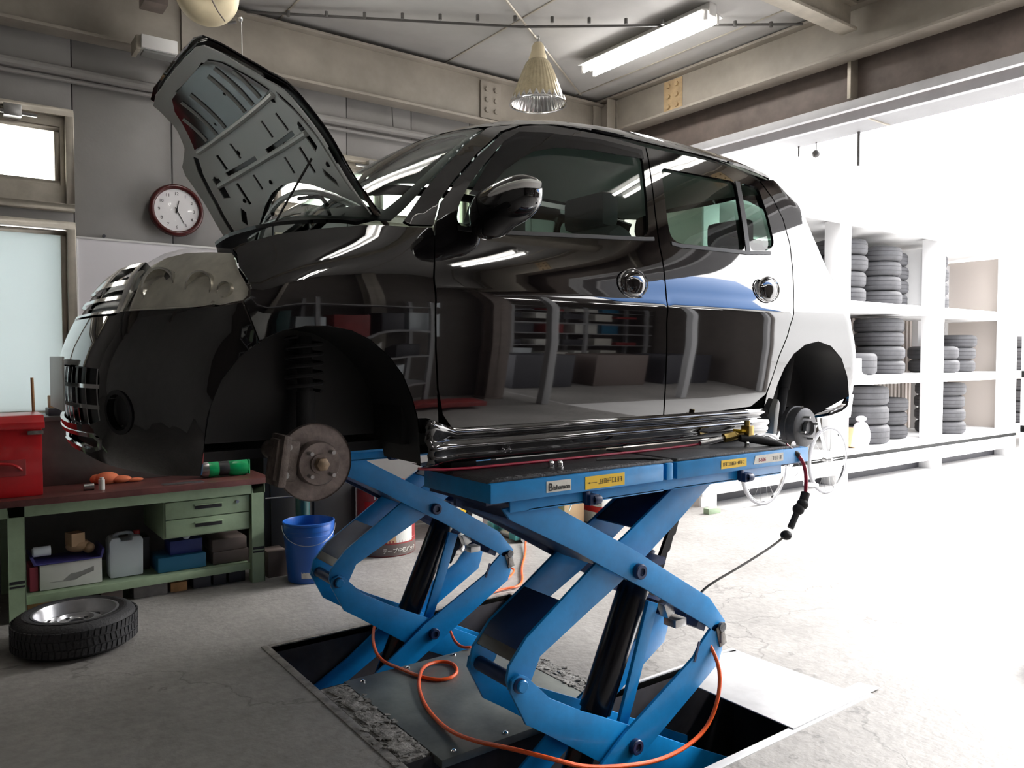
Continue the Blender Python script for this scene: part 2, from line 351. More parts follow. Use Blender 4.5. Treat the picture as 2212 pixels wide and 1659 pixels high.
# back wall: separate boards round the windows
wb=struct(G().box(XL,5.15,YB+.03,YB+.16,-.02,.9).build('wall_back','wall2'))
HO=[(-1.2,.69,2.243,2.86),(-1.2,.69,.95,2.18),(1.93,3.6,2.36,2.86),(1.93,3.6,.95,2.24)]
xsb=[-3.0,-2.2,-1.2,-.5,.14,.69,1.262,1.93,2.5,3.05,3.6,4.25,4.95]
def boards(x0,x1):
    holes=sorted([(h[2],h[3]) for h in HO if h[0]-.01<=x0 and x1<=h[1]+.01]);z=.9
    for a,b in holes+[(ZC,ZC)]:
        if a-z>.02: G().box(x0+.003,x1-.003,YB,YB+.12,z,a).build('wall_board','wall',wb,bev=.002)
        z=b
for a,b in zip(xsb,xsb[1:]): boards(a,b)
G().box(XL,-1.2,YB+.05,YB+.16,.9,ZC).box(.69,1.93,YB+.05,YB+.16,.9,ZC).box(3.6,5.15,YB+.05,YB+.16,.9,ZC).box(-1.2,.69,YB+.05,YB+.16,2.86,ZC).box(1.93,3.6,YB+.05,YB+.16,2.86,ZC).box(-1.2,3.6,YB+.05,YB+.16,2.18,2.243).build('wall_core','wall2',wb)
def window(n,x0,x1,z0,z1,fw,panes,m,sill=True,mull=True):
    g=G();y0,y1=YB-.05,YB+.10
    g.box(x0,x1,y0,y1,z1-fw,z1).box(x0,x1,y0,y1,z0,z0+fw).box(x0,x0+fw,y0,y1,z0+fw,z1-fw).box(x1-fw,x1,y0,y1,z0+fw,z1-fw)
    o=struct(g.build(n,'alu',bev=.004))
    for a,b,c,d in panes:
        f=.03
        s=G().box(a,b,YB+.0,YB+.03,d-f,d).box(a,b,YB,YB+.03,c,c+f).box(a,a+f,YB,YB+.03,c+f,d-f).box(b-f,b,YB,YB+.03,c+f,d-f).build('sash','alu',o,bev=.003)
        G().box(a+f-.002,b-f+.002,YB+.012,YB+.017,c+f-.002,d-f+.002).build('pane',m,s)
    return o
w1=window('window_1',-1.2,.69,2.243,2.86,.045,[(-1.15,-.42,2.40,2.755),(-.40,.62,2.40,2.755)],'pane')
G().box(-1.15,.645,YB-.01,YB+.04,2.755,2.815).box(-1.15,.645,YB-.01,YB+.04,2.29,2.40).box(.62,.645,YB-.01,YB+.04,2.40,2.755).build('window_head','alu',w1)
w2=window('window_2',-1.2,.69,.95,2.18,.045,[(-1.15,-.30,1.0,2.13),(-.30,.645,1.0,2.13)],'frost')
w3=window('window_3',1.93,3.6,2.36,2.86,.04,[(1.97,2.76,2.44,2.78),(2.77,3.56,2.44,2.78)],'pane')
G().box(1.97,3.56,YB-.01,YB+.04,2.78,2.82).box(1.97,3.56,YB-.01,YB+.04,2.40,2.44).build('window_head','alu',w3)
G().cyl((2.55,YB-.05,2.80),(2.80,YB-.05,2.80),.012,n=8).box(2.64,2.72,YB-.09,YB-.02,2.76,2.84).build('window_catch','steel',w3,bev=.004)
G().cyl((.25,YB-.05,2.79),(.5,YB-.05,2.79),.012,n=8).box(.33,.42,YB-.09,YB-.02,2.76,2.83).build('window_catch','steel',w1,bev=.004)
w4=window('window_4',1.93,3.6,.95,2.24,.04,[(1.97,2.76,1.0,2.20),(2.77,3.56,1.0,2.20)],'frost')
struct(G().box(XL-.15,XL,YF,YB+.1,0,ZC).build('wall_left','wall2'))
wf=struct(G().box(XL,5.0,YF-.15,YF,0,ZC).build('wall_front','darkwall'))
wr=struct(G().box(5.0,5.2,5.30,YB+.1,0,ZC).box(5.0,5.2,YF-.1,-2.9,0,ZC).box(5.0,5.2,YF,5.3,3.42,ZC).build('wall_right','beamd'))
# steel frame
def ibeam_y(x,y0,y1,zt,zb,w,m,name='steel_beam',parent=None,tf=.02):
    return G().box(x-w/2,x+w/2,y0,y1,zt-tf,zt).box(x-w/2,x+w/2,y0,y1,zb,zb+tf).box(x-.008,x+.008,y0,y1,zb+tf,zt-tf).build(name,m,parent,bev=.002)
def ibeam_x(y,x0,x1,zt,zb,w,m,name='steel_beam',tf=.02):
    return G().box(x0,x1,y-w/2,y+w/2,zt-tf,zt).box(x0,x1,y-w/2,y+w/2,zb,zb+tf).box(x0,x1,y-.008,y+.008,zb+tf,zt-tf).build(name,m,None,bev=.002)
def plate_bolts(par,cx,cy,cz,ax):
    o=[]
    for i in (-1,1):
        for k in (-1,0,1):
            if ax=='y': p=(cx+i*.045,cy,cz+k*.085); q=(p[0],p[1]-.016,p[2])
            else: p=(cx,cy+i*.045,cz+k*.085); q=(p[0]-.016,p[1],p[2])
            G().cyl(p,q,.020,n=6).build('bolt',par.data.materials[0],par)
t=ibeam_x(5.38,XL,5.0,3.66,3.28,.14,'beam');t.name='trim_1';struct(t)
pl=G().box(3.62,3.82,5.355,5.37,3.32,3.62).build('splice_plate','beam',t);plate_bolts(pl,3.72,5.355,3.47,'y')
pl=G().box(1.30,1.50,5.355,5.37,3.32,3.62).build('splice_plate','beam',t)
t2=ibeam_y(4.98,YF,5.38,3.69,3.37,.16,'beam');t2.name='trim_2';struct(t2)
for cy in (4.50,1.1,-1.6): pl=G().box(4.965,4.972,cy-.10,cy+.10,3.40,3.66).build('splice_plate','ochre',t2);plate_bolts(pl,4.965,cy,3.53,'x')
t3=ibeam_y(5.14,YF,5.3,3.42,3.10,.12,'beamd');t3.name='trim_3';struct(t3)
G().box(5.06,5.11,YF,5.3,3.05,3.11).build('door_rail','rail',t3,bev=.004)
G().box(5.22,5.27,YF,5.3,3.02,3.10).build('door_rail','rail',t3,bev=.004)
for cy in (2.98,-.4): G().box(5.04,5.13,cy-.012,cy+.012,3.12,3.42).build('stiffener','alu',t3)
t4=ibeam_x(2.90,XL,4.9,3.69,3.50,.11,'alu');t4.name='trim_4';struct(t4)
t5=ibeam_x(-.6,XL,4.9,3.69,3.50,.11,'alu');t5.name='trim_5';struct(t5)
def hcol(x,y,n,w=.2,m='beam'):
    o=G().box(x-w/2,x+w/2,y-w/2,y-w/2+.014,0,3.66).box(x-w/2,x+w/2,y+w/2-.014,y+w/2,0,3.66).box(x-.006,x+.006,y-w/2,y+w/2,0,3.66).box(x-w/2-.03,x+w/2+.03,y-w/2-.03,y+w/2+.03,0,.02).build(n,m,bev=.002);return struct(o)
hcol(4.95,5.26,'trim_6');hcol(5.02,-2.95,'trim_7',m='beamd');hcol(1.9,YF+.12,'trim_8');hcol(3.5,YF+.12,'trim_9')
# roof bracing rods and their clips
br=G().tube([(1.70,5.60-.3,3.655),(3.3,4.39,3.645),(4.86,3.22,3.655)],.009,6).build('trim_10','greycable');struct(br)
for k in range(14):
    f=.06+k*.068;x=1.74+(4.85-1.74)*f;y=5.27+(3.23-5.27)*f
    G().cyl((x,y,3.63),(x,y,3.667),.012,n=8).build('clip','greycable',br)
br2=G().tube([(1.0,2.75,3.65),(3.04,4.17,3.655),(4.60,5.24,3.66)],.009,6).build('trim_11','alu');struct(br2)
G().cyl((3.60,4.555,3.655),(3.72,4.637,3.655),.016,n=8).build('turnbuckle','steel',br2)
# conduits on the back wall
struct(G().tube([(XL,5.44,3.09),(1.1,5.44,3.08),(4.8,5.44,3.12)],.03,10).tube([(XL,5.46,3.02),(4.8,5.46,3.05)],.014,8).build('trim_12','wall'))
struct(G().tube([(1.262,5.485,3.26),(1.262,5.485,2.50)],.005,6).tube([(2.86,5.44,3.1),(2.86,5.46,3.3),(3.6,5.46,3.3)],.006,6).build('trim_13','greycable'))
# outdoors
gd=struct(G().add([(5.6,-40,-.02),(60,-40,-.02),(60,40,-.02),(5.6,40,-.02)],[(0,1,2,3)]).box(5.6,5.62,YF-.2,YB+.2,-.03,.0).build('ground','ground'))
sf=struct(G().box(5.3,6.22,-1.9,5.3,3.22,3.30).build('canopy','soffit'))
for k in range(5): G().box(5.3,6.2,-1.2+k*1.5,-1.185+k*1.5,3.21,3.22).build('canopy_joint','alu',sf)
bm_=G().cyl((6.18,3.56,3.22),(6.18,3.56,2.94),.012,n=8).cyl((6.18,3.95,3.22),(6.18,3.95,3.15),.006,n=6).sph((6.18,3.95,3.12),.035,12,8).cyl((6.18,4.12,3.22),(6.18,4.12,3.13),.008,n=6);o=bm_.build('hanging_bracket','greycable',sf);o['kind']='stuff'
# the open-fronted wing across the yard that the car side mirrors
wg=struct(G().box(5.2,10.2,-6.2,-6.05,0,3.1).box(5.2,10.2,-6.05,-2.3,3.0,3.1).box(10.1,10.2,-6.05,-2.3,0,3.0).build('wall_wing','darkwall'))
struct(G().box(5.2,10.2,-6.05,-2.3,-.015,-.005).build('floor_wing','floor'))
for x in (5.35,7.6,10.0): G().box(x-.05,x+.05,-2.40,-2.30,0,3.0).build('post','shelfsteel',wg,bev=.004)
G().prism([(-2.2,2.95),(-2.2,3.05),(-3.0,4.4),(-3.05,4.35)],'x',6.4,10.6).build('blue_roof','awn',wg)
G().box(6.4,10.6,-2.3,-2.2,2.75,3.0).build('fascia','white',wg)
# ---------------- car: panels cut from the implicit body surface ----------------
def grad(p,e=7e-3):
    g=np.zeros_like(p)
    for k in range(3):
        d=np.zeros(3);d[k]=e; g[:,k]=F(p+d)-F(p-d)
    return g/np.maximum(np.linalg.norm(g,axis=1,keepdims=True),1e-9)
def c_side(q): n=len(q); return np.stack([q[:,0],np.full(n,YC-1.),q[:,1]],1),np.tile([0.,1.,0.],(n,1)),1.2
def c_top(q): n=len(q); return np.stack([q[:,0],q[:,1],np.full(n,2.8)],1),np.tile([0.,0.,-1.],(n,1)),1.6
def c_front(q): n=len(q); return np.stack([np.full(n,.0),q[:,0],q[:,1]],1),np.tile([1.,0.,0.],(n,1)),2.0
def c_nose(q):
    c,s=np.cos(q[:,0]),np.sin(q[:,0]); o=np.stack([.95-1.2*c,YC-1.2*s,q[:,1]],1); return o,np.stack([c,s,0*c],1),1.2
def c_tail(q):
    c,s=np.cos(q[:,0]),np.sin(q[:,0]); o=np.stack([3.15+1.3*c,YC-1.3*s,q[:,1]],1); return o,np.stack([-c,s,0*c],1),1.3
def onsurf(chart,q):
    o,d,t=chart(np.array(q,float)); return cast(o,d,t)[0]
def nose_uv(p): return [(math.atan2(YC-a[1],.95-a[0]),a[2]) for a in p]
def tail_uv(p): return [(math.atan2(YC-a[1],a[0]-3.15),a[2]) for a in p]
def pip(P,poly):
    poly=np.array(poly);x,y=P[:,0],P[:,1];c=np.zeros(len(P),bool);j=len(poly)-1
    for i in range(len(poly)):
        xi,yi=poly[i];xj,yj=poly[j]
        c^=((yi>y)!=(yj>y))&(x<(xj-xi)*(y-yi)/((yj-yi) if yj!=yi else 1e-12)+xi); j=i
    return c
def resamp(poly,sp):
    out=[];n=len(poly)
    for i in range(n):
        a=np.array(poly[i],float);b=np.array(poly[(i+1)%n],float);k=max(1,int(np.ceil(np.linalg.norm(b-a)/sp)))
        for t in range(k): out.append(a+(b-a)*t/k)
    return out
def soft(poly,keep=(),it=2):
    for _ in range(it):
        q=[];n=len(poly)
        for i in range(n):
            a=np.array(poly[i-1],float);b=np.array(poly[i],float);c=np.array(poly[(i+1)%n],float)
            if any(np.linalg.norm(b-np.array(k))<1e-6 for k in keep): q.append(tuple(b))
            else: q+=[tuple(b*.75+a*.25),tuple(b*.75+c*.25)]
        poly=q
    return poly
def rnd(poly,r=.02,n=4):
    out=[];N=len(poly)
    for i in range(N):
        a=np.array(poly[i-1],float);b=np.array(poly[i],float);c=np.array(poly[(i+1)%N],float)
        la=np.linalg.norm(a-b);lc=np.linalg.norm(c-b);p=b+(a-b)/la*min(r,.42*la);q=b+(c-b)/lc*min(r,.42*lc)
        for k in range(n+1): t=k/n;out.append(tuple((1-t)**2*p+2*t*(1-t)*b+t*t*q))
    return out
def ell(c,rx,rz,n=28): return [(c[0]+rx*math.cos(2*PI*i/n),c[1]+rz*math.sin(2*PI*i/n)) for i in range(n)]
def shrink(poly,d):
    P=np.array(poly,float);A=0
    for i in range(len(P)): a=P[i];b=P[(i+1)%len(P)];A+=a[0]*b[1]-a[1]*b[0]
    sg=1 if A>0 else -1;out=[]
    for i in range(len(P)):
        a=P[i-1];b=P[i];c=P[(i+1)%len(P)]
        e1=b-a;e2=c-b;n1=np.array([-e1[1],e1[0]])/max(np.linalg.norm(e1),1e-9);n2=np.array([-e2[1],e2[0]])/max(np.linalg.norm(e2),1e-9)
        n=n1+n2;n/=max(np.linalg.norm(n),1e-9);out.append(tuple(b+sg*d*n/max(n@n1,.5)))
    return out
def panel(name,chart,outline,m,parent,holes=(),sp=.026,thick=.012,off=0.,mirror=False,gap=.0018,xf=None,both=False):
    if gap: outline=shrink(outline,gap)
    loops=[resamp(outline,sp)]+[resamp(h,sp) for h in holes]
    pts=[];edges=[]
    for l in loops:
        n=len(pts);pts+=l;edges+=[(n+i,n+(i+1)%len(l)) for i in range(len(l))]
    B=np.array(pts);x0,y0=B.min(0);x1,y1=B.max(0)
    gx,gy=np.meshgrid(np.arange(x0,x1,sp),np.arange(y0,y1,sp)); gx=gx.copy(); gx[1::2]+=sp/2
    g=np.stack([gx.ravel(),gy.ravel()],1); ok=pip(g,loops[0])
    for h in loops[1:]: ok&=~pip(g,h)
    g=g[ok]
    if len(g):
        d=np.full(len(g),1e9)
        for b in B: d=np.minimum(d,((g-b)**2).sum(1))
        g=g[d>(sp*.45)**2]
    allp=[Vector(p) for p in pts]+[Vector(p) for p in g]
    r=delaunay_2d_cdt(allp,edges,[],0,1e-7); q=np.array([tuple(v) for v in r[0]]);tr=np.array(r[2])
    c=q[tr].mean(1);ok=pip(c,loops[0])
    for h in loops[1:]: ok&=~pip(c,h)
    tr=tr[ok]
    P=onsurf(chart,q);N=grad(P);P=P+N*off
    if off>=0 or m=='paint':
        E=np.concatenate([tr[:,[0,1]],tr[:,[1,2]],tr[:,[2,0]]]);E=np.concatenate([E,E[:,::-1]])
        for _ in range(6 if name=='fender' else 1):      # iron out the facets of the profile curve
            A_=N.copy();np.add.at(A_,E[:,0],N[E[:,1]]);N=A_/np.maximum(np.linalg.norm(A_,axis=1,keepdims=True),1e-9)
    if mirror: P[:,1]=2*YC-P[:,1];N[:,1]*=-1
    if xf is not None: P=(P-xf[1])@xf[0].T+xf[1];N=N@xf[0].T
    fn=np.cross(P[tr[:,1]]-P[tr[:,0]],P[tr[:,2]]-P[tr[:,0]])
    fl=(fn*N[tr[:,0]]).sum(1)<0;tr[fl]=tr[fl][:,::-1]
    T=[tuple(int(i) for i in t) for t in tr]
    cnt={}
    for t in T:
        for i in range(3):
            a,b=t[i],t[(i+1)%3]; cnt[(min(a,b),max(a,b))]=cnt.get((min(a,b),max(a,b)),[])+[(a,b)]
    be=[v[0] for v in cnt.values() if len(v)==1]
    nv=len(P);Q=P-N*thick;verts=np.concatenate([P,Q]) ;faces=list(T);rim=[(b,a,a+nv,b+nv) for a,b in be]
    faces+=rim
    faces+=[(c+nv,b+nv,a+nv) for a,b,c in T]
    me=bpy.data.meshes.new(name);off3=np.zeros(3);qn=parent
    while qn is not None: off3+=np.array(qn.location);qn=qn.parent
    me.from_pydata([tuple(v) for v in (verts-off3)],[],faces)
    rn=[]
    for f in faces[:len(T)]: rn+=[tuple(N[i]) for i in f]
    for f in rim:
        a=verts[f[1]]-verts[f[0]];b=verts[f[3]]-verts[f[0]];n=np.cross(a,b);n/=max(np.linalg.norm(n),1e-9);rn+=[tuple(n)]*4
    for f in faces[len(T)+len(rim):]: rn+=[tuple(-N[i-nv]) for i in f]
    me.shade_smooth(); me.normals_split_custom_set(rn)
    o=bpy.data.objects.new(name,me);COL.objects.link(o);o.parent=parent;me.materials.append(M[m] if isinstance(m,str) else m)
    if both: panel(name,chart,outline,m,parent,holes,sp,thick,off,True,0,xf)
    return o
CAR=thing('car',(2.06,YC,.9951),'black compact hatchback without wheels, bonnet open, standing on the blue scissor lifts','car')
FD=[(1.265,1.767),(1.247,1.605),(1.25,1.389),(1.262,1.258),(1.282,1.175),(1.318,1.132),(1.381,1.116),(1.549,1.112),(1.972,1.120),(2.300,1.128),(2.290,1.486),(2.293,1.741),(2.287,1.792),(2.288,1.922),(2.304,2.142),(2.306,2.203),(2.081,2.214),(1.80,2.205),(1.70,2.185),(1.613,2.147),(1.489,2.045),(1.373,1.934),(1.303,1.858)]
FG=[(1.350,1.799),(1.367,1.854),(1.412,1.922),(1.495,2.011),(1.583,2.095),(1.655,2.132),(1.759,2.150),(2.038,2.172),(2.262,2.166),(2.272,2.145),(2.255,1.978),(2.238,1.846),(2.205,1.817),(1.761,1.792),(1.443,1.773),(1.371,1.775)]
RD=[(2.304,1.128),(2.294,1.486),(2.297,1.741),(2.291,1.792),(2.292,1.922),(2.308,2.142),(2.310,2.203),(2.605,2.206),(2.885,2.199),(3.04,2.162),(3.117,2.087),(3.167,2.000),(3.189,1.875),(3.18,1.757),(3.141,1.558),(3.098,1.456),(3.038,1.364),(2.997,1.267),(2.958,1.191),(2.855,1.140),(2.6,1.128)]
RG=[(2.370,2.125),(2.355,1.901),(2.362,1.836),(2.404,1.815),(2.835,1.821),(2.846,2.132),(2.606,2.128)]
QG=[(2.886,2.130),(2.874,1.822),(3.010,1.835),(3.065,1.868),(3.05,2.0),(3.018,2.130)]
PE=[(1.155,1.775),(1.262,1.893),(1.36,1.985),(1.49,2.10),(1.60,2.18)]
FT=[(.665,1.663),(.692,1.679),(.788,1.711),(.917,1.737),(1.017,1.752),(1.10,1.758),(1.185,1.760),(1.258,1.766)]
FA=[(.572,1.03),(.568,1.125),(.578,1.225),(.605,1.299),(.651,1.36),(.706,1.404),(.763,1.43),(.828,1.444),(.896,1.446),(.967,1.434),(1.026,1.408),(1.087,1.36),(1.135,1.304),(1.17,1.232),(1.195,1.159),(1.22,1.02)]
RA=[(2.99,1.02),(3.0,1.10),(3.018,1.168),(3.044,1.235),(3.089,1.308),(3.156,1.371),(3.248,1.414),(3.358,1.43),(3.469,1.409),(3.570,1.350),(3.635,1.26),(3.668,1.16),(3.680,1.03)]
LAMPB=[(.659,1.509),(.677,1.522),(.678,1.547),(.67,1.572),(.659,1.605),(.667,1.643),(.665,1.663)]
for mir in (False,True):
    kw=dict(mirror=mir)
    # fender
    panel('fender',c_side,FT+[(1.262,1.74),(1.244,1.605),(1.247,1.389),(1.259,1.258),(1.27,1.15),(1.25,1.118),(1.205,1.118)]+FA[5:15][::-1]+[(.700,1.400)]+LAMPB,'paint',CAR,**kw)
    fd=panel('front_door',c_side,FD,'paint',CAR,holes=[rnd(FG)],**kw)
    if not mir:
        tag(fd,'front left door with smoked weather shield',None)
    panel('window_glass',c_side,rnd(shrink(FG,-.012)),'gfront',fd,off=-.014,thick=.004,gap=0,**kw)
    panel('window_seal',c_side,[(1.35,1.765),(1.44,1.762),(1.761,1.781),(2.2,1.806),(2.262,1.812),(2.262,1.826),(2.2,1.820),(1.761,1.795),(1.44,1.776),(1.35,1.780)],'plastic',fd,off=.004,thick=.01,gap=0,**kw)
    if not mir: panel('weather_shield',c_side,[(1.40,1.885),(1.495,2.0),(1.583,2.09),(1.655,2.137),(1.759,2.157),(2.038,2.179),(2.262,2.174),(2.264,2.136),(1.978,2.127),(1.817,2.110),(1.704,2.079),(1.631,2.037),(1.558,1.987),(1.45,1.885)],'visor',fd,off=.016,thick=.003,gap=0,**kw)
    rd=panel('rear_door',c_side,RD,'paint',CAR,holes=[rnd(RG,.03),rnd(QG,.03)],**kw)
    panel('window_glass',c_side,rnd(shrink(RG,-.012),.03),'gtint',rd,off=-.014,thick=.004,gap=0,**kw)
    panel('quarter_glass',c_side,rnd(shrink(QG,-.010),.03),'gtint',rd,off=-.014,thick=.004,gap=0,**kw)
    panel('window_seal',c_side,[(2.36,1.803),(2.41,1.797),(2.84,1.803),(3.02,1.817),(3.02,1.831),(2.84,1.818),(2.41,1.812),(2.36,1.817)],'plastic',rd,off=.004,thick=.01,gap=0,**kw)
    panel('window_divider',c_side,[(2.849,2.134),(2.838,1.818),(2.868,1.818),(2.882,2.134)],'plastic',rd,off=.003,thick=.012,gap=0,**kw)
    for d,c in ((fd,(2.113,1.634)),(rd,(2.945,1.654))):
        panel('handle_bowl',c_side,ell(c,.080,.054),'gloss',d,off=-.004,thick=.004,gap=0,sp=.015,**kw)
        y=YC-.7375; 
        g=G().lathe([(.0,.006),(.02,.0058),(.04,.0045),(.048,.001),(.051,-.006)],(c[0],(y+.004) if not mir else 2*YC-y-.004,c[1]),(0,-1 if not mir else 1,0),28)
        g.v=[(c[0]+(p[0]-c[0])*1.36,p[1],p[2]) for p in g.v];g.build('door_handle','paint',d)
        g=G().lathe([(.052,-.004),(.0545,.0015),(.057,-.004)],(c[0],(y+.0) if not mir else 2*YC-y,c[1]),(0,-1 if not mir else 1,0),28); g.v=[(c[0]+(p[0]-c[0])*1.34,p[1],p[2]) for p in g.v];g.build('handle_rim','chrome',d)
    panel('windscreen_pillar',c_side,PE+[(1.66,2.205),(1.70,2.190),(1.613,2.152),(1.489,2.050),(1.370,1.938),(1.299,1.860),(1.262,1.770),(1.18,1.765)],'paint',CAR,**kw)
    panel('quarter_panel',c_side,[(3.045,2.165),(3.121,2.089),(3.171,2.000),(3.193,1.875),(3.184,1.757),(3.145,1.558),(3.102,1.456),(3.042,1.364),(3.0,1.267),(2.965,1.19),(2.95,1.11)]+RA[1:]+[(3.745,1.03),(3.755,1.3),(3.71,1.5),(3.62,1.68),(3.54,1.80),(3.48,1.92),(3.42,2.06),(3.34,2.15),(3.20,2.195)],'paint',CAR,**kw)
    # sill skirt: swept profile
    prof=[(2.128,1.132),(2.114,1.128),(2.109,1.116),(2.110,1.104),(2.118,1.098),(2.104,1.088),(2.096,1.078),(2.094,1.066),(2.102,1.056),(2.098,1.044),(2.101,1.030),(2.112,1.021),(2.15,1.018),(2.20,1.02)]
    g=G();xs=[1.205,1.215,1.235,1.27,1.33,1.6,2.0,2.4,2.8,2.95,2.985];Pp=[]
    for i,x in enumerate(xs):
        k=[-.020,-.030,-.028,-.014,0,0,0,0,0,.004,.02][i]
        for (y,z) in prof:
            yy=y+k; zz=z+([.018,.030,.03,.018,.0,0,0,0,0,0,0][i] if z>1.1 else 0); Pp.append((x,yy if not mir else 2*YC-yy,zz))
    n=len(prof);g.add(Pp,[(i*n+j,i*n+j+1,(i+1)*n+j+1,(i+1)*n+j) for i in range(len(xs)-1) for j in range(n-1)])
    g.build('side_skirt','paint',CAR,ang=60)
    # wheel wells
    for A,nm in ((FA,'wheel_well'),(RA,'wheel_well')):
        P=onsurf(c_side,A);g=G();n=len(P);V3=[]
        for y in (0,.02,.26):
            for i,p in enumerate(P):
                yy=(p[1]+.002 if y==0 else (p[1]+.02 if y==.02 else 2.40)); zz=p[2]+(.02 if y else 0)*0; V3.append((p[0],yy if not mir else 2*YC-yy,zz))
        g.add(V3,[(k*n+i,k*n+i+1,(k+1)*n+i+1,(k+1)*n+i) for k in range(2) for i in range(n-1)])
        bw=[(p[0],2.40 if not mir else 2*YC-2.40,max(p[2],1.10)) for p in P]; g.add(bw,[tuple(range(n))])
        g.build(nm,'plastic',CAR)
    # front lamp
    LP=[(.659,1.493),(.650,1.553),(.625,1.604),(.614,1.642),(.704,1.668),(.863,1.677),(1.017,1.671),(1.128,1.663),(1.150,1.643),(1.166,1.605),(1.192,1.572),(1.208,1.547),(1.207,1.522),(1.186,1.509),(1.105,1.498),(.984,1.494),(.839,1.493)]
    lens=panel('headlamp',c_nose,LP,'clear',CAR,thick=.004,sp=.03,**kw)
    panel('reflector',c_nose,shrink(LP,.003),'lampin',lens,off=-.014,thick=.006,sp=.03,gap=0,**kw)
    for u,z,r in ((.80,1.575,.052),(1.02,1.572,.040),(1.13,1.555,.02)):
        p=onsurf(c_nose,[(u,z)])[0];nrm=grad(np.array([p]))[0]; 
        if mir: p=np.array([p[0],2*YC-p[1],p[2]]);nrm=nrm*np.array([1,-1,1])
        b=p-nrm*.042
        G().lathe([(r*.25,0),(r*.6,.006),(r*.85,.018),(r,.034),(r*1.12,.036),(r*1.1,.0)],tuple(b),(-.8,(-.55 if not mir else .55),0.1),24).build('lamp_bowl','silver',lens)
    for k in range(4):
        u=.72+.12*k;p=onsurf(c_nose,[(u,1.512)])[0];nrm=grad(np.array([p]))[0]
        if mir: p=np.array([p[0],2*YC-p[1],p[2]]);nrm=nrm*np.array([1,-1,1])
        G().sph(tuple(p-nrm*.03),.017,10,8,(1,1,.6)).build('lamp_facet','silver',lens)
    # fog lamp
    fog=panel('fog_lamp',c_nose,ell((.715,1.207),.055,.046,20),'plastic',CAR,off=-.02,thick=.01,sp=.02,gap=0,**kw)
    panel('fog_lamp_ring',c_nose,ell((.715,1.207),.078,.062,24),'gloss',fog,holes=[ell((.715,1.207),.064,.050,24)],off=.004,thick=.02,sp=.02,gap=0,**kw)
    # brakes and suspension
    s=1 if not mir else -1
    def Y(y): return y if not mir else 2*YC-y
    hub=G().lathe([(.115,.0),(.117,.004),(.117,.018),(.115,.022),(.078,.022),(.074,.022)],(.895,Y(2.205),1.045),(0,s,0),40).lathe([(.117,.010),(.066,.008),(.066,-.022),(.062,-.028),(.03,-.028),(.029,-.036),(.0,-.036)],(.895,Y(2.20),1.045),(0,s,0),40).build('brake_disc','disc',CAR)
    G().lathe([(.0,-.062),(.012,-.060),(.020,-.056),(.022,-.028)],(.895,Y(2.20),1.045),(0,s,0),6).build('hub_nut','rust',hub)
    for k in range(4):
        a=PI/4+k*PI/2; G().cyl((.895+.047*math.cos(a),Y(2.175),1.045+.047*math.sin(a)),(.895+.047*math.cos(a),Y(2.145),1.045+.047*math.sin(a)),.006,n=8).build('wheel_stud','steel',hub)
    cal=G().box(.765,.835,min(Y(2.18),Y(2.25)),max(Y(2.18),Y(2.25)),1.0,1.12,rx=.15).box(.775,.80,min(Y(2.16),Y(2.27)),max(Y(2.16),Y(2.27)),.985,1.135,rx=.15).cyl((.79,Y(2.20),1.085),(.79,Y(2.30),1.085),.028,n=14).build('brake_caliper','castiron',CAR,bev=.008)
    
    for bxx,bz in ((.80,1.10),(.79,1.02)): G().cyl((bxx,Y(2.165),bz),(bxx,Y(2.19),bz),.011,n=10).build('caliper_bolt','steel',cal)
    st=G().cyl((.905,Y(2.30),1.03),(.925,Y(2.36),1.42),.024,n=14).cyl((.91,Y(2.31),1.08),(.917,Y(2.335),1.25),.030,n=14).build('suspension_strut','rubber',CAR)
    G().tube([(.92+.055*math.cos(t*.6),Y(2.35+.055*math.sin(t*.6)),1.25+t*.0029) for t in range(60)],.006,6).build('coil_spring','rubber',st)
    G().box(.88,.93,min(Y(2.24),Y(2.32)),max(Y(2.24),Y(2.32)),.93,1.1).cyl((.90,Y(2.28),.95),(1.0,Y(2.62),.98),.018,n=10).cyl((.99,Y(2.24),1.04),(1.05,Y(2.62),1.02),.010,n=8).build('steering_knuckle','castiron',CAR,bev=.006)
    dr=G().lathe([(.0,0),(.036,0),(.036,-.014),(.034,-.018),(.030,-.006),(.0,-.006)],(3.375,Y(2.185),1.015),(0,s,0),28).lathe([(.034,.0),(.085,.0),(.095,.006),(.098,.016),(.098,.050),(.104,.052),(.104,.075),(.0,.080)],(3.375,Y(2.19),1.015),(0,s,0),36).build('brake_drum','drum',CAR)
    for k in range(4):
        a=.3+k*PI/2; G().cyl((3.375+.055*math.cos(a),Y(2.192),1.015+.055*math.sin(a)),(3.375+.055*math.cos(a),Y(2.158),1.015+.055*math.sin(a)),.0055,n=8).build('wheel_stud','steel',dr)
    sh=G().cyl((3.36,Y(2.34),1.0),(3.50,Y(2.37),1.40),.024,n=14).cyl((3.43,Y(2.355),1.2),(3.50,Y(2.37),1.40),.030,n=14).build('shock_absorber','rubber',CAR)
    G().tube([(3.1,Y(2.45),1.06),(3.28,Y(2.36),1.02),(3.38,Y(2.30),1.015)],.028,10,1).build('trailing_arm','castiron',CAR)
    # door inner cards (cabin side)
    for x0,x1,nm in ((1.32,2.26,'door_card'),(2.34,3.0,'door_card')):
        G().box(x0,x1,min(Y(2.20),Y(2.17)),max(Y(2.20),Y(2.17)),1.16,1.76).build(nm,'plastic',fd if x0<2 else rd,bev=.01)
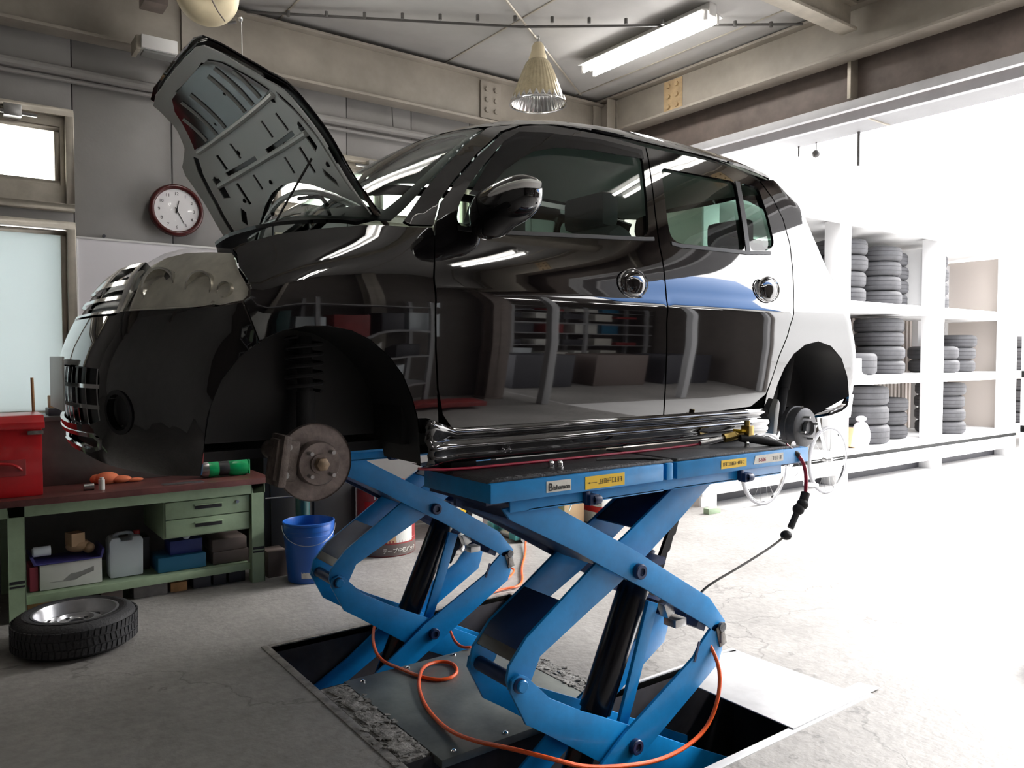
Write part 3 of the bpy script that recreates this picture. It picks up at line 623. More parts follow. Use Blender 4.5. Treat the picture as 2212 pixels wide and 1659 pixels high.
# mirrored door mirror housings
def mirror_housing(s):
    def Yq(y): return y if s>0 else 2*YC-y
    P=[];n=28;m=18
    for i in range(m+1):
        a=PI*i/m
        for k in range(n):
            t=2*PI*k/n;ca,sa=math.cos(a),math.sin(a)
            pw=lambda v,e: math.copysign(abs(v)**e,v)
            yy=-pw(ca,.8)*.165
            xx=pw(math.cos(t),.8)*pw(sa,.75)*.070; zz=pw(math.sin(t),.85)*pw(sa,.75)*(.071+.014*(yy>0)*yy/.128)
            if zz<0 and yy>0: zz*=1.10
            P.append((1.412+xx+.05*yy,Yq(1.962+yy),1.824+zz-.12*yy))
    h=G().add(P,[(i*n+k,i*n+(k+1)%n,(i+1)*n+(k+1)%n,(i+1)*n+k) for i in range(m) for k in range(n)]).build('door_mirror','paint',CAR,ang=80)
    G().box(1.462,1.466,min(Yq(1.89),Yq(2.03)),max(Yq(1.89),Yq(2.03)),1.79,1.88).build('mirror_glass','chrome',h,bev=.005)
    G().tube([(1.338,Yq(1.94),1.842),(1.340,Yq(1.89),1.850),(1.352,Yq(1.84),1.856),(1.378,Yq(1.803),1.860),(1.42,Yq(1.795),1.860)],[.004,.010,.012,.014,.010],10,1).build('indicator_lens','fix',h)
    G().prism([(1.375,1.785),(1.43,1.78),(1.455,1.80),(1.44,1.855),(1.40,1.855)],'y',Yq(2.06),Yq(2.15)).build('mirror_foot','plastic',h,bev=.012)
mirror_housing(1);mirror_housing(-1)
# bumper, grilles, windscreen, roof, tail
SL=nose_uv(onsurf(c_side,[(.700,1.398),(.657,1.506)]))
ar=nose_uv(onsurf(c_side,FA[:6]))
half=[(0,1.065),(.22,1.068),(.45,1.05),(.68,1.03),(.86,1.025)]+ar+[SL[0],SL[1]]+[(1.105,1.494),(.984,1.490),(.839,1.489),(.64,1.489),(.60,1.478),(0,1.478)]
full=half[1:-1]
bout=[half[0]]+full+[half[-1]]+[(-a,b) for a,b in reversed(full)]
mouth=[(0,1.155),(.30,1.157),(.50,1.165),(.585,1.18),(.60,1.30),(.585,1.325),(.30,1.335),(0,1.337)]
mo=mouth[1:-1];mout=[mouth[0]]+mo+[mouth[-1]]+[(-a,b) for a,b in reversed(mo)]
lip=[(0,1.085),(.4,1.08),(.52,1.095),(.55,1.12),(.5,1.135),(0,1.13)];lp=lip[1:-1];lipo=[lip[0]]+lp+[lip[-1]]+[(-a,b) for a,b in reversed(lp)]
bump=panel('front_bumper',c_nose,bout,'paint',CAR,holes=[mout,lipo,ell((.715,1.207),.064,.050,24),ell((-.715,1.207),.064,.050,24)],sp=.04)
panel('lower_grille',c_nose,shrink(mout,-.03),'plastic',bump,off=-.05,thick=.01,gap=0,sp=.08)
panel('lip_trim',c_nose,shrink(lipo,-.004),'chrome',bump,holes=[shrink(lipo,.008)],off=.003,thick=.01,gap=0)
panel('lip_mesh',c_nose,shrink(lipo,-.01),'plastic',bump,off=-.03,thick=.01,gap=0,sp=.08)
for z in (1.215,1.275): panel('grille_bar',c_nose,[(-.59,z-.006),(.59,z-.006),(.59,z+.006),(-.59,z+.006)],'chrome',bump,off=-.006,thick=.012,gap=0)
for k in range(9):
    u=-.52+.13*k; panel('grille_bar',c_nose,[(u-.006,1.16),(u+.006,1.16),(u+.006,1.33),(u-.006,1.33)],'chrome',bump,off=-.018,thick=.01,gap=0)
G().box(.296,.302,2.672,3.002,1.195,1.36).build('number_plate','white',bump,bev=.002)
gr=[(-.635,1.482),(.635,1.482),(.635,1.553),(.60,1.60),(.585,1.645),(-.585,1.645),(-.60,1.60),(-.635,1.553)]
ug=panel('upper_grille',c_nose,gr,'chrome',CAR,holes=[[(-.60,1.492),(.60,1.492),(.59,1.525),(-.59,1.525)],[(-.585,1.537),(.585,1.537),(.56,1.572),(-.56,1.572)],[(.25,1.588),(.545,1.588),(.52,1.63),(.25,1.63)],[(-.545,1.588),(-.25,1.588),(-.25,1.63),(-.52,1.63)]],thick=.02)
panel('grille_back',c_nose,shrink(gr,.01),'plastic',ug,off=-.03,thick=.01,gap=0,sp=.08)
w3=onsurf(c_side,PE);wyz=[(p[1]+.004,p[2]) for p in w3]
whalf=wyz+[(2.40,2.200),(2.6,2.214)]
wbot=[(2.30,1.795),(2.55,1.828)]
R=whalf+[(YC,2.22)]+[(2*YC-a,b) for a,b in reversed(whalf)]+[(2*YC-a,b) for a,b in wbot]+[(YC,1.842)]+wbot[::-1]
ws=panel('windscreen',c_front,R,'gwind',CAR,thick=.005,gap=.003,off=-.002)
Ri=shrink(R,.03)
panel('windscreen_frit',c_front,shrink(R,.004),'plastic',ws,holes=[Ri],off=-.009,thick=.002,gap=0)
ne=[(1.63,2.32),(1.70,2.268),(1.78,2.25),(2.08,2.246),(2.31,2.245),(2.6,2.245),(2.885,2.246),(3.04,2.25),(3.18,2.27),(3.27,2.31),(3.33,2.40),(3.34,2.6)]
fe=[(1.585,2.42),(1.56,2.6)]
ro=ne+[(3.345,YC)]+[(a,2*YC-b) for a,b in reversed(ne)]+[(a,2*YC-b) for a,b in fe]+[(1.553,YC)]+fe[::-1]
panel('roof',c_top,ro,'paint',CAR,sp=.05)
tb=tail_uv(onsurf(c_side,[(3.748,1.03),(3.758,1.3),(3.713,1.5),(3.623,1.68),(3.543,1.80),(3.483,1.92),(3.423,2.06),(3.36,2.14),(3.30,2.19)]))
to=tb+[(.4,2.215),(0,2.22),(-.4,2.215)]+[(-a,b) for a,b in reversed(tb)]+[(-.4,1.03),(0,1.03),(.4,1.03)]
tl=panel('tailgate',c_tail,to,'paint',CAR,sp=.05,holes=[rnd([(-.80,1.80),(.80,1.80),(.92,2.185),(-.92,2.185)])])
panel('rear_window',c_tail,rnd([(-.81,1.79),(.81,1.79),(.93,2.195),(-.93,2.195)]),'gfront',tl,off=-.004,thick=.004,gap=0)
for s in (1,-1): panel('tail_lamp',c_tail,soft([(s*.70,1.45),(s*.84,1.45),(s*.84,1.66),(s*.70,1.66)]),'redink',tl,off=.006,thick=.01,gap=0)
# bonnet, raised
a=math.radians(70.5);hx,hz=1.10,1.795
RM=np.array([[math.cos(a),0,math.sin(a)],[0,1,0],[-math.sin(a),0,math.cos(a)]]);XF=(RM,np.array([hx,YC,hz]))
hn=[(1.09,2.165),(.917,2.180),(.788,2.195),(.70,2.213),(.662,2.240),(.605,2.345),(.54,2.415),(.48,2.452),(.447,2.476),(.428,2.56),(.417,2.70)]
hr=[(1.095,2.20),(1.06,2.28),(1.0,2.42),(.935,2.60),(.905,2.72)]
ho=hn+[(.414,YC)]+[(p,2*YC-q) for p,q in reversed(hn)]+[(p,2*YC-q) for p,q in hr]+[(.895,YC)]+hr[::-1]
hood=panel('bonnet',c_top,ho,'paint',CAR,xf=XF,thick=.004,gap=.003)
tag(hood,'raised bonnet showing its ribbed underside',None)
def hm(P): return [(p,2*YC-q) for p,q in reversed(P)]
def slot(pts,w):
    a=[np.array(p,float) for p in pts];L=[];R_=[]
    for k,p in enumerate(a):
        d=a[min(k+1,len(a)-1)]-a[max(k-1,0)];d/=np.linalg.norm(d);n=np.array([-d[1],d[0]])*w/2
        L.append(tuple(p+n));R_.append(tuple(p-n))
    return L+R_[::-1]
H=[slot([(1.0,2.245),(.90,2.255),(.80,2.275),(.72,2.31),(.66,2.36)],.026),slot([(.845,2.36),(.76,2.375)],.05),slot([(.96,2.36),(.91,2.42)],.03),
   slot([(.765,2.47),(.765,2.78)],.016),slot([(.75,2.50),(.69,2.505)],.022),slot([(.74,2.66),(.68,2.66)],.018),slot([(.90,2.50),(.81,2.50)],.024),slot([(.87,2.67),(.81,2.67)],.018),
   slot([(.62,2.45),(.57,2.52)],.03)]+[slot([(.625,y),(.50,y)],.034) for y in (2.60,2.68,2.76)]+[slot([(.47,2.66),(.47,2.80)],.022)]
H=H+[hm(h) for h in H]
hi=panel('bonnet_frame',c_top,shrink(ho,.010),'hood_in',hood,holes=H,xf=XF,off=-.024,thick=.004,gap=0)
fr=[(.635,2.40),(.57,2.46),(.50,2.53),(.468,2.60),(.46,2.70),(.458,YC)];fr=fr+hm(fr[:-1])
panel('bonnet_nose_frame',c_top,fr,'gloss',hood,xf=XF,off=-.0285,thick=.004,gap=0)
for y in (2.52,2.62,2.72,2.95,3.05,3.15):
    e=.49 if abs(y-YC)<.25 else .53
    G().tube([tuple(((onsurf(c_top,[(x,y)])+grad(onsurf(c_top,[(x,y)]))*-.031-XF[1])@RM.T+XF[1])[0]) for x in np.linspace(.63,e,6)],.009,8,1).build('bonnet_rib','hood_in',hood)
panel('bonnet_skin',c_top,shrink(ho,.012),'paint_in',hood,xf=XF,off=-.006,thick=.003,gap=0)
def hp(x,y,off=-.03):
    p=onsurf(c_top,[(x,y)]);n=grad(p);p=(p+n*off-XF[1])@RM.T+XF[1];return tuple(p[0])
for pts in ([(.79,2.36),(.785,2.55),(.783,YC),(.785,3.12),(.79,3.315)],[(.65,2.40),(.645,2.55),(.643,YC),(.645,3.12),(.65,3.275)],[(1.06,2.31),(.97,2.52),(.93,2.72),(.925,YC),(.93,2.955),(.97,3.155),(1.06,3.365)]):
    G().tube([hp(*q,off=-.026) for q in pts],.011,8,2).build('bonnet_rib','hood_in',hi)
G().tube([hp(*q,off=-.012) for q in [(.60,2.40),(.53,2.47),(.47,2.54),(.445,2.66),(.44,YC),(.445,3.015),(.47,3.135),(.53,3.205),(.60,3.275)]],.008,8,2).build('front_seal','hood_in',hi)
for q in ((.76,2.36),(.66,2.44),(.90,2.33),(.78,2.60),(.64,2.66),(.72,3.0),(.86,2.9),(.60,3.0),(.76,3.3),(.55,2.75),(.88,3.2)):
    G().sph(hp(*q,off=-.026),.010,10,6).build('rubber_buffer','rubber',hi)
G().tube([hp(.86,2.42,-.04),(.92,2.62,1.80),(.92,2.62,1.62)],.004,6).build('bonnet_stay','greycable',CAR)

for y in (2.19,3.47): G().tube([(1.13,y,1.765),(1.09,y,1.80),(1.05,y,1.86)],.008,8).build('bonnet_hinge','castiron',CAR)
cw=[(1.14,2.17),(1.05,2.35),(.97,2.6),(.945,YC)];cf=[(1.02,2.19),(.93,2.35),(.85,2.6),(.83,YC)]
panel('scuttle_panel',c_top,cw+[(p,2*YC-q) for p,q in cw[:3][::-1]]+[(p,2*YC-q) for p,q in cf[:3]]+cf[::-1],'plastic',CAR,off=-.01)
for y0,y1 in ((2.35,2.85),(2.85,3.30)):
    P=onsurf(c_top,[(1.0,y0),(1.06,y0+.2),(1.10,y1)])+np.array([0,0,.018])
    G().tube([tuple(p) for p in P],.007,6,1).build('wiper','plastic',CAR)
# engine bay, floor, cabin
eb=G().box(.62,1.02,2.42,3.26,1.15,1.52).box(.66,.98,2.55,2.85,1.52,1.60).build('engine','castiron',CAR,bev=.02)
G().box(.52,.56,2.35,3.33,1.10,1.60).build('radiator','plastic',CAR,bev=.005)
G().box(.60,3.62,2.40,3.275,1.045,1.075).box(1.22,3.0,2.20,2.40,1.045,1.075).box(1.22,3.0,3.275,3.475,1.045,1.075).build('floor_pan','paint_in',CAR)
G().box(1.18,1.21,2.20,3.475,1.08,1.75).build('bulkhead','plastic',CAR)
G().prism([(1.20,1.45),(1.48,1.45),(1.52,1.66),(1.42,1.74),(1.20,1.77)],'y',2.20,3.475).build('dashboard','plastic',CAR,bev=.02)
G().lathe([(.175+.013*math.cos(t*PI/6),.013*math.sin(t*PI/6)) for t in range(12)],(1.62,3.15,1.66),(-.9,0,.43),36,closed=True).cyl((1.62,3.15,1.66),(1.5,3.15,1.60),.05,n=12).box(1.61,1.63,2.99,3.31,1.65,1.68).build('steering_wheel','plastic',CAR)
def seat(x,y0,y1,hr=True):
    c=(y0+y1)/2
    st=G().prism([(x,1.20),(x+.48,1.18),(x+.48,1.32),(x+.05,1.36),(x-.02,1.32)],'y',y0,y1).prism([(x+.40,1.28),(x+.52,1.26),(x+.68,1.86),(x+.60,1.90),(x+.54,1.86)],'y',y0,y1).build('seat','seat',CAR,bev=.035)
    if hr: G().box(x+.60,x+.70,c-.13,c+.13,1.90,2.05).build('headrest','seat',st,bev=.035)
seat(1.62,2.28,2.76);seat(1.62,2.92,3.40);seat(2.50,2.26,3.42,False)
for y in (2.5,3.18): G().box(3.14,3.22,y-.12,y+.12,1.90,2.03).build('headrest','seat',CAR,bev=.03)
G().box(3.0,3.5,2.30,3.38,1.70,1.73).build('parcel_shelf','plastic',CAR)
panel('headlining',c_top,shrink(ro,.03),'headl',CAR,off=-.03,thick=.004,gap=0,sp=.08)
G().box(2.10,2.36,2.28,3.395,1.03,1.045).build('seat_rail','paint_in',CAR)
for x0,y0 in ((1.34,2.16),(2.72,2.16),(1.34,3.40),(2.72,3.40)): G().box(x0,x0+.10,y0,y0+.08,.9951,1.045).build('jacking_point','paint_in',CAR,bev=.004)
# mud flap ahead of the rear wheel
G().prism([(2.985,1.015),(3.012,1.015),(3.035,1.15),(3.02,1.17),(3.0,1.13)],'y',2.10,2.24).build('mud_flap','greyink',CAR,bev=.004)
# ---------------- scissor lifts ----------------
def lift(name,y0,label):
    r=thing(name,(2.1,y0+.145,-.55),label,'lift','scissor lifts under the car')
    T=.012;WO=.29;WI=.235
    A=[(1.36,.90),(1.39,.862),(1.643,.733),(1.791,.648),(1.984,.541),(2.299,.352),(2.345,.318),(2.392,.310),(2.412,.345),(2.319,.453),(1.91,.699),(1.748,.786),(1.579,.878),(1.56,.90)]
    Bp=[(2.33,.895),(2.395,.895),(1.987,.637),(1.884,.573),(1.756,.510),(1.532,.392),(1.500,.330),(1.455,.300),(1.412,.318),(1.402,.345),(1.412,.385),(1.473,.459),(1.62,.545),(1.791,.650),(1.91,.722)]
    Bp=[(2.18,.895),(2.395,.895),(2.20,.765),(1.987,.632),(1.884,.573),(1.756,.510),(1.535,.398),(1.500,.330),(1.455,.300),(1.412,.318),(1.402,.350),(1.412,.395),(1.480,.470),(1.62,.560),(1.791,.672),(1.91,.735)]
    Cp=[(2.345,.345),(2.392,.345),(2.410,.300),(2.395,.240),(2.376,.190),(2.064,.015),(1.86,-.10),(1.50,-.30),(1.38,-.34),(1.38,-.25),(1.60,-.13),(1.75,-.03),(1.88,.06),(2.236,.245),(2.27,.285)]
    Dp=[(1.403,.322),(1.410,.355),(1.440,.368),(1.470,.352),(1.559,.262),(1.70,.180),(1.879,.092),(2.188,-.073),(2.42,-.19),(2.50,-.23),(2.50,-.33),(2.30,-.30),(2.10,-.18),(1.805,-.035),(1.55,.145),(1.466,.200)]
    def arm(poly,ya,nm='scissor_arm'):
        for s in (0,1):
            yb_=y0+WO-(ya-y0) if ya<y0+.01 else y0+.30-(ya-y0)-.012
            a,b=(ya,ya+T) if s==0 else (yb_-T,yb_)
            G().prism(poly,'y',a,b).build(nm,'navy' if (s and poly is A) else 'blue',r,bev=.002)  # far A arm in navy: its shade under the platform is painted in
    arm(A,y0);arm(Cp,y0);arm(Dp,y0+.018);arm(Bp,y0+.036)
    # cover plates and cross members between arms
    def cover(P,th,m='navy',ya=y0+.048,yb=y0+.24,nm='cover_plate'):
        n=len(P);lo=[(p[0]+th,p[1]-th) for p in P];G().prism(P+lo[::-1],'y',ya,yb).build(nm,m,r,bev=.001)
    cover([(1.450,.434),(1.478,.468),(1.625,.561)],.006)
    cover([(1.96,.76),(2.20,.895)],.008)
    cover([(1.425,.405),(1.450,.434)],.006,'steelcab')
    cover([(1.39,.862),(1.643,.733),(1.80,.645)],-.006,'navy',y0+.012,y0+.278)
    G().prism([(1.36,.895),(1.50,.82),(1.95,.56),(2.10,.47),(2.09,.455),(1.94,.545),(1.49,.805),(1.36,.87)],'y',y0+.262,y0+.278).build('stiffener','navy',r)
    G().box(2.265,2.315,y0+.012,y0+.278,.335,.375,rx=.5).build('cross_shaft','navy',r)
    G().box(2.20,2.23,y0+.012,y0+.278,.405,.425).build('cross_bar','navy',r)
    G().cyl((1.437,y0+.012,.335),(1.437,y0+.275,.335),.024,n=18).build('pivot_shaft','navy',r)
    for (x,z) in ((1.937,.617),(1.924,.005)):
        p=G().cyl((x,y0-.012,z),(x,y0+.302,z),.023,n=18).build('pivot_pin','blue',r)
        G().lathe([(0,.0),(.012,.0),(.014,.002),(.014,.008),(.024,.008),(.027,.004),(.027,-.012)],(x,y0-.014,z),(0,-1,0),16).build('pin_nut','navy',p)
    p=G().lathe([(0,.010),(.017,.010),(.020,.007),(.020,0)],(1.437,y0+.004,.337),(0,-1,0),18).build('pin_cap','blue',r)
    kn=G().cyl((2.385,y0-.012,.33),(2.385,y0+.30,.33),.018,n=14).build('knee_shaft','worn',r)
    G().box(2.365,2.405,y0-.006,y0+.0,.255,.335,rx=-.3).box(2.372,2.388,y0-.014,y0-.004,.27,.31).build('knee_plate','edge',kn,bev=.002)
    for s in (y0-.003,): G().box(2.243,2.253,s,s+.004,.225,.300-.0,rx=.35).build('weld_slot','navy',r)
    # hydraulic cylinder and safety rack
    cy=y0+.145
    c=G().cyl((1.63,cy,-.42),(1.955,cy,.27),.050,n=28).cyl((1.87,cy,.09),(2.07,cy,.515),.058,n=28).build('hydraulic_cylinder','oil',r,bev=.002)
    G().cyl((2.07,cy,.515),(2.13,cy,.64),.035,n=20).build('piston_rod','navy',c)
    G().box(2.06,2.13,y0+.05,y0+.24,.60,.625).build('cross_bar','navy',r)
    G().prism([(2.055,.475),(2.105,.455),(1.99,.14),(1.90,-.08),(1.86,-.07),(1.94,.15)],'y',cy-.085,cy-.070).build('safety_bar','blue',r,bev=.002)
    tp=[(2.46,.87),(2.49,.86)]
    for k in range(9):
        f=k/9;x=2.49-.30*f;z=.86-.56*f;tp+=[(x-.004,z-.03),(x+.006-.022,z-.036)]
    tp+=[(2.17,.26),(2.14,.27)]
    G().prism(tp,'y',cy+.085,cy+.10).build('safety_rack','oil',r)
    G().box(2.13,2.17,cy-.10,cy-.06,.40,.46,rx=-.4).box(2.16,2.22,cy-.12,cy-.06,.36,.39).build('pawl','steel',r,bev=.003)
    # platform
    pf=G().box(1.296,2.03,y0-.03,y0+.36,.925,.985).box(2.05,2.082,y0-.027,y0+.357,.925,.985).box(2.10,2.90,y0-.03,y0+.36,.925,.985).box(2.0,2.12,y0-.015,y0+.345,.925,.98).build('platform','blue',r,bev=.004)
    G().box(1.38,2.74,y0-.012,y0-.004,.888,.925).box(1.38,2.74,y0+.334,y0+.342,.888,.925).box(1.45,2.05,y0-.012,y0+.04,.885,.893).box(2.1,2.74,y0-.012,y0+.04,.885,.893).build('slide_rail','blue',pf,bev=.001)
    G().box(1.30,2.90,y0,y0+.33,.915,.925).build('underplate','navy',pf)
    G().prism([(1.29,.985),(1.31,.9951),(2.085,.9951),(2.095,.985)],'y',y0-.018,y0+.35).build('rubber_pad','pad',pf,bev=.002)
    G().prism([(2.105,.985),(2.115,.9951),(2.84,.9951),(2.87,.985)],'y',y0-.018,y0+.35).build('rubber_pad','pad',pf,bev=.002)
    G().cyl((2.84,y0+.0,.992),(2.84,y0+.33,.992),.018,n=14).build('end_roller','steel',pf)
    w=G();rr=random.Random(3 if y0<2 else 4)
    for k in range(70):
        x=1.33+k*.0108+rr.uniform(0,.004); w.box(x,x+rr.uniform(.002,.009),y0-.013-rr.uniform(0,.003),y0-.003+rr.uniform(0,.008),.9948,.9962)
    wo=w.build('worn_tread_edge','worn',pf);wo['kind']='stuff'
    for x in (1.70,2.49):
        b=G().box(x-.03,x-.012,y0-.03,y0+.03,.885,.925).cyl((x-.01,y0-.04,.897),(x+.02,y0-.04,.897),.016,n=12).box(x-.025,x+.012,y0-.045,y0-.012,.88,.915).build('limit_bracket','navy',pf,bev=.003)
        G().cyl((x,y0-.052,.895),(x,y0-.045,.895),.011,n=10).build('bolt','oil',b)
    # base frame in the pit
    G().box(1.28,2.55,y0-.02,y0+.04,-.55,-.36).box(1.28,2.55,y0+.25,y0+.29,-.55,-.36).box(1.28,1.36,y0+.04,y0+.25,-.55,-.36).box(2.47,2.55,y0+.04,y0+.25,-.55,-.36).build('base_frame','blue',r,bev=.003)
    return r,pf
L1,pf1=lift('scissor_lift',1.90,'nearer blue scissor lift rising from the floor pit under the left side of the car')
L2,pf2=lift('scissor_lift',3.27,'farther blue scissor lift under the far side of the car, behind the cover plate')
# labels on the near platform
yl=1.8695
p=G().box(1.505,1.605,yl-.001,yl+.0005,.938,.973).build('maker_label','labelw',pf1)
text('B','lettering','black',p,(1.511,yl-.0018,.943),(PI/2,0,0),.034,bold=.0004);text('ishamon','lettering','black',p,(1.532,yl-.0018,.945),(PI/2,0,0),.0215,bold=.0002,sx=.95)
p=G().box(1.665,1.84,yl-.001,yl+.0005,.932,.973).build('warning_label','yellow',pf1)
g=G().box(1.68,1.715,yl-.0015,yl,.951,.9525).prism([(1.675,.9518),(1.685,.955),(1.685,.9486)],'y',yl-.0015,yl)
def strokes(g,x0,x1,z,h,n,sd):
    r=random.Random(sd);w=(x1-x0)/n
    for k in range(n):
        x=x0+k*w
        for j in range(3):
            if r.random()<.7: zz=z+h*(j/2)*.9;g.box(x,x+w*.75,yl-.0016,yl,zz,zz+h*.10)
        for j in range(2):
            if r.random()<.75: xx=x+w*.75*r.random();g.box(xx,xx+w*.1,yl-.0016,yl,z,z+h)
    return g
strokes(g,1.722,1.83,.945,.016,9,5).build('lettering','black',p)
p=G().box(2.34,2.49,yl-.001,yl+.0005,.940,.972).build('warning_label','yellow',pf1);strokes(G(),2.35,2.48,.950,.013,11,8).build('lettering','black',p)
p=G().prism([(2.535,.942),(2.725,.942),(2.725,.975),(2.545,.975)],'y',yl-.001,yl+.0005).build('model_label','labelw',pf1)
text('S-506','lettering','redink',p,(2.565,yl-.0012,.950),(PI/2,0,0),.020,bold=.0003);strokes(G(),2.65,2.715,.950,.015,4,2).build('lettering','greyink',p)
# ---------------- pit cover and floor plates ----------------
cp=G().box(1.335,2.075,2.215,3.005,-.028,.002).build('cover_plate','plate',bev=.003)
tag(cp,'dull steel cover plate screwed down between the two lifts','plate')
for (x,y) in ((1.40,2.96),(1.62,2.975),(1.86,2.98),(2.03,2.97),(1.40,2.245),(1.62,2.245),(1.86,2.245),(2.03,2.245)):
    G().lathe([(0,.008),(.006,.007),(.010,.003),(.010,0)],(x,y,.002),(0,0,1),12).build('screw','chrome',cp)
tag(G().prism([(2.475,1.64),(3.07,1.64),(3.05,1.72),(2.94,1.72),(2.93,2.235),(2.70,2.30),(2.475,2.15)],'z',.0045,.009).build('steel_sheet','lightplate',bev=.001),'bright steel sheet lying over the end of the near pit','plate')
# ---------------- things on the platform ----------------
def nut(x,y,z,lab,ax=(0,0,1)):
    o=thing('wheel_nut',(x,y,z),lab,'nut','wheel nuts on the lift platform')
    G().lathe([(.0065,0),(.0105,0),(.0105,.016)],(x,y,z),(0,0,1),6).lathe([(.0105,.016),(.0085,.021),(.004,.024),(0,.0245)],(x,y,z),(0,0,1),12).build('nut_body','chrome',o)
    G().lathe([(.0065,.0),(.0125,0),(.0125,.003),(.010,.004)],(x,y,z),(0,0,1),16).build('nut_flange','chrome',o)
    return o
nut(1.61,1.975,.9953,'left of the two chrome wheel nuts side by side on the lift platform')
nut(1.638,1.965,.9953,'right of the two chrome wheel nuts side by side on the lift platform')
nut(2.62,1.965,.9953,'chrome wheel nut standing alone near the rear end of the lift platform')
# red air line lying along the sill
hs=thing('air_hose',(1.9,2.06,.9953),'red air line along the sill with a brass coupling and drooping tail','air hose')
G().tube([(1.19,2.112,1.012),(1.3,2.090,1.001),(1.6,2.088,1.0005),(2.2,2.085,1.0005),(2.44,2.065,1.008)],.0048,10,1).build('hose','redhose',hs)
G().tube([(2.44,2.055,1.013),(2.50,2.045,1.02),(2.56,2.03,1.03)],[.010,.012,.010],12).build('hose_end','steel',hs)
cpl=G().cyl((2.555,2.03,1.030),(2.60,2.01,1.040),.020,n=6).cyl((2.60,2.01,1.040),(2.66,1.985,1.048),.017,n=16).build('brass_coupling','brass',hs,bev=.002)
G().box(2.60,2.67,1.975,2.02,1.052,1.062,rx=.1).build('valve_lever','yellow',cpl,bev=.002)
G().box(2.625,2.66,1.96,2.0,1.02,1.08).cyl((2.64,1.98,1.06),(2.64,1.98,1.10),.012,n=10).build('valve_body','brass',cpl,bev=.005)
G().tube([(2.60,1.985,1.03),(2.70,1.94,1.02),(2.78,1.90,.992),(2.83,1.87,.955)],[.014,.018,.014,.012],12,2).build('cable_boot','rubber',hs)
G().tube([(2.78,1.895,1.0),(2.84,1.862,.945),(2.865,1.855,.88),(2.86,1.855,.79)],.0075,10,2).build('tail_hose','redhose',hs)
pg=G().cyl((2.862,1.855,.80),(2.845,1.855,.765),.018,n=12).sph((2.84,1.855,.755),.024,12,8).sph((2.82,1.86,.735),.024,12,8).cyl((2.815,1.86,.73),(2.77,1.862,.665),.013,n=10).build('cable_plug','rubber',hs)
G().sph((2.745,1.865,.638),.023,14,10,(1,1,.85)).build('rubber_ball','rubber',hs)
G().tube([(2.75,1.865,.64),(2.65,1.87,.60),(2.45,1.88,.545),(2.33,1.895,.51),(2.28,1.915,.475),(2.27,1.93,.43)],.0045,8,2).build('cable','greycable',hs)
tag(G().tube([(1.85,2.02,.999),(2.0,1.955,.999),(2.03,1.90,.999),(2.05,1.895,.999)],.004,6,1).build('thin_cable','cable'),'thin black cable crossing the joint of the near platform','cable')
# orange hoses
ho_=thing('orange_hose',(1.6,2.6,.002),'orange air hose looped over the steel cover plate and hanging round the near lift','hose')
G().tube([(1.75,3.50,.10),(1.66,3.40,.03),(1.60,3.26,.0),(1.56,3.10,.004),(1.575,2.98,.012),(1.61,2.83,.010),(1.67,2.745,.010),(1.76,2.78,.010),(1.80,2.89,.010),(1.75,2.94,.012),(1.65,2.90,.024),(1.575,2.80,.012),(1.525,2.70,.010),(1.475,2.55,.010),(1.452,2.38,.010),(1.46,2.22,.03),(1.48,2.02,.08),(1.54,1.86,.09),(1.64,1.835,.045),(1.80,1.83,.0),(1.97,1.83,-.035),(2.12,1.835,-.035),(2.24,1.84,.0),(2.31,1.845,.09),(2.335,1.86,.20),(2.33,1.93,.30)],.0075,10,2).build('hose','orange',ho_)
ho2=thing('orange_hose',(2.9,3.8,.002),'thin orange hose trailing across the floor behind the far lift','hose')
G().tube([(3.56,4.46,.03),(3.45,4.50,.05),(3.38,4.44,.03),(3.20,4.2,.012),(2.95,3.92,.012),(2.80,3.70,.012),(2.70,3.62,.012),(2.62,3.64,.012),(2.5,3.62,.012),(2.35,3.60,-.0),(2.1,3.45,-.10)],.007,8,2).build('hose','orange',ho2)
G().tube([(2.55,3.70,.012),(2.75,3.78,.012),(2.90,3.90,.03),(2.85,3.98,.012),(2.70,3.86,.03),(2.5,3.66,.012)],.006,8,2).build('hose','orange',ho2)
tag(G().tube([(1.98,3.20,.02),(1.94,3.10,.01),(1.93,3.02,.008),(1.96,2.99,.012)],.007,8,2).build('hose_end','orange'),'short orange hose end behind the cover plate','hose')
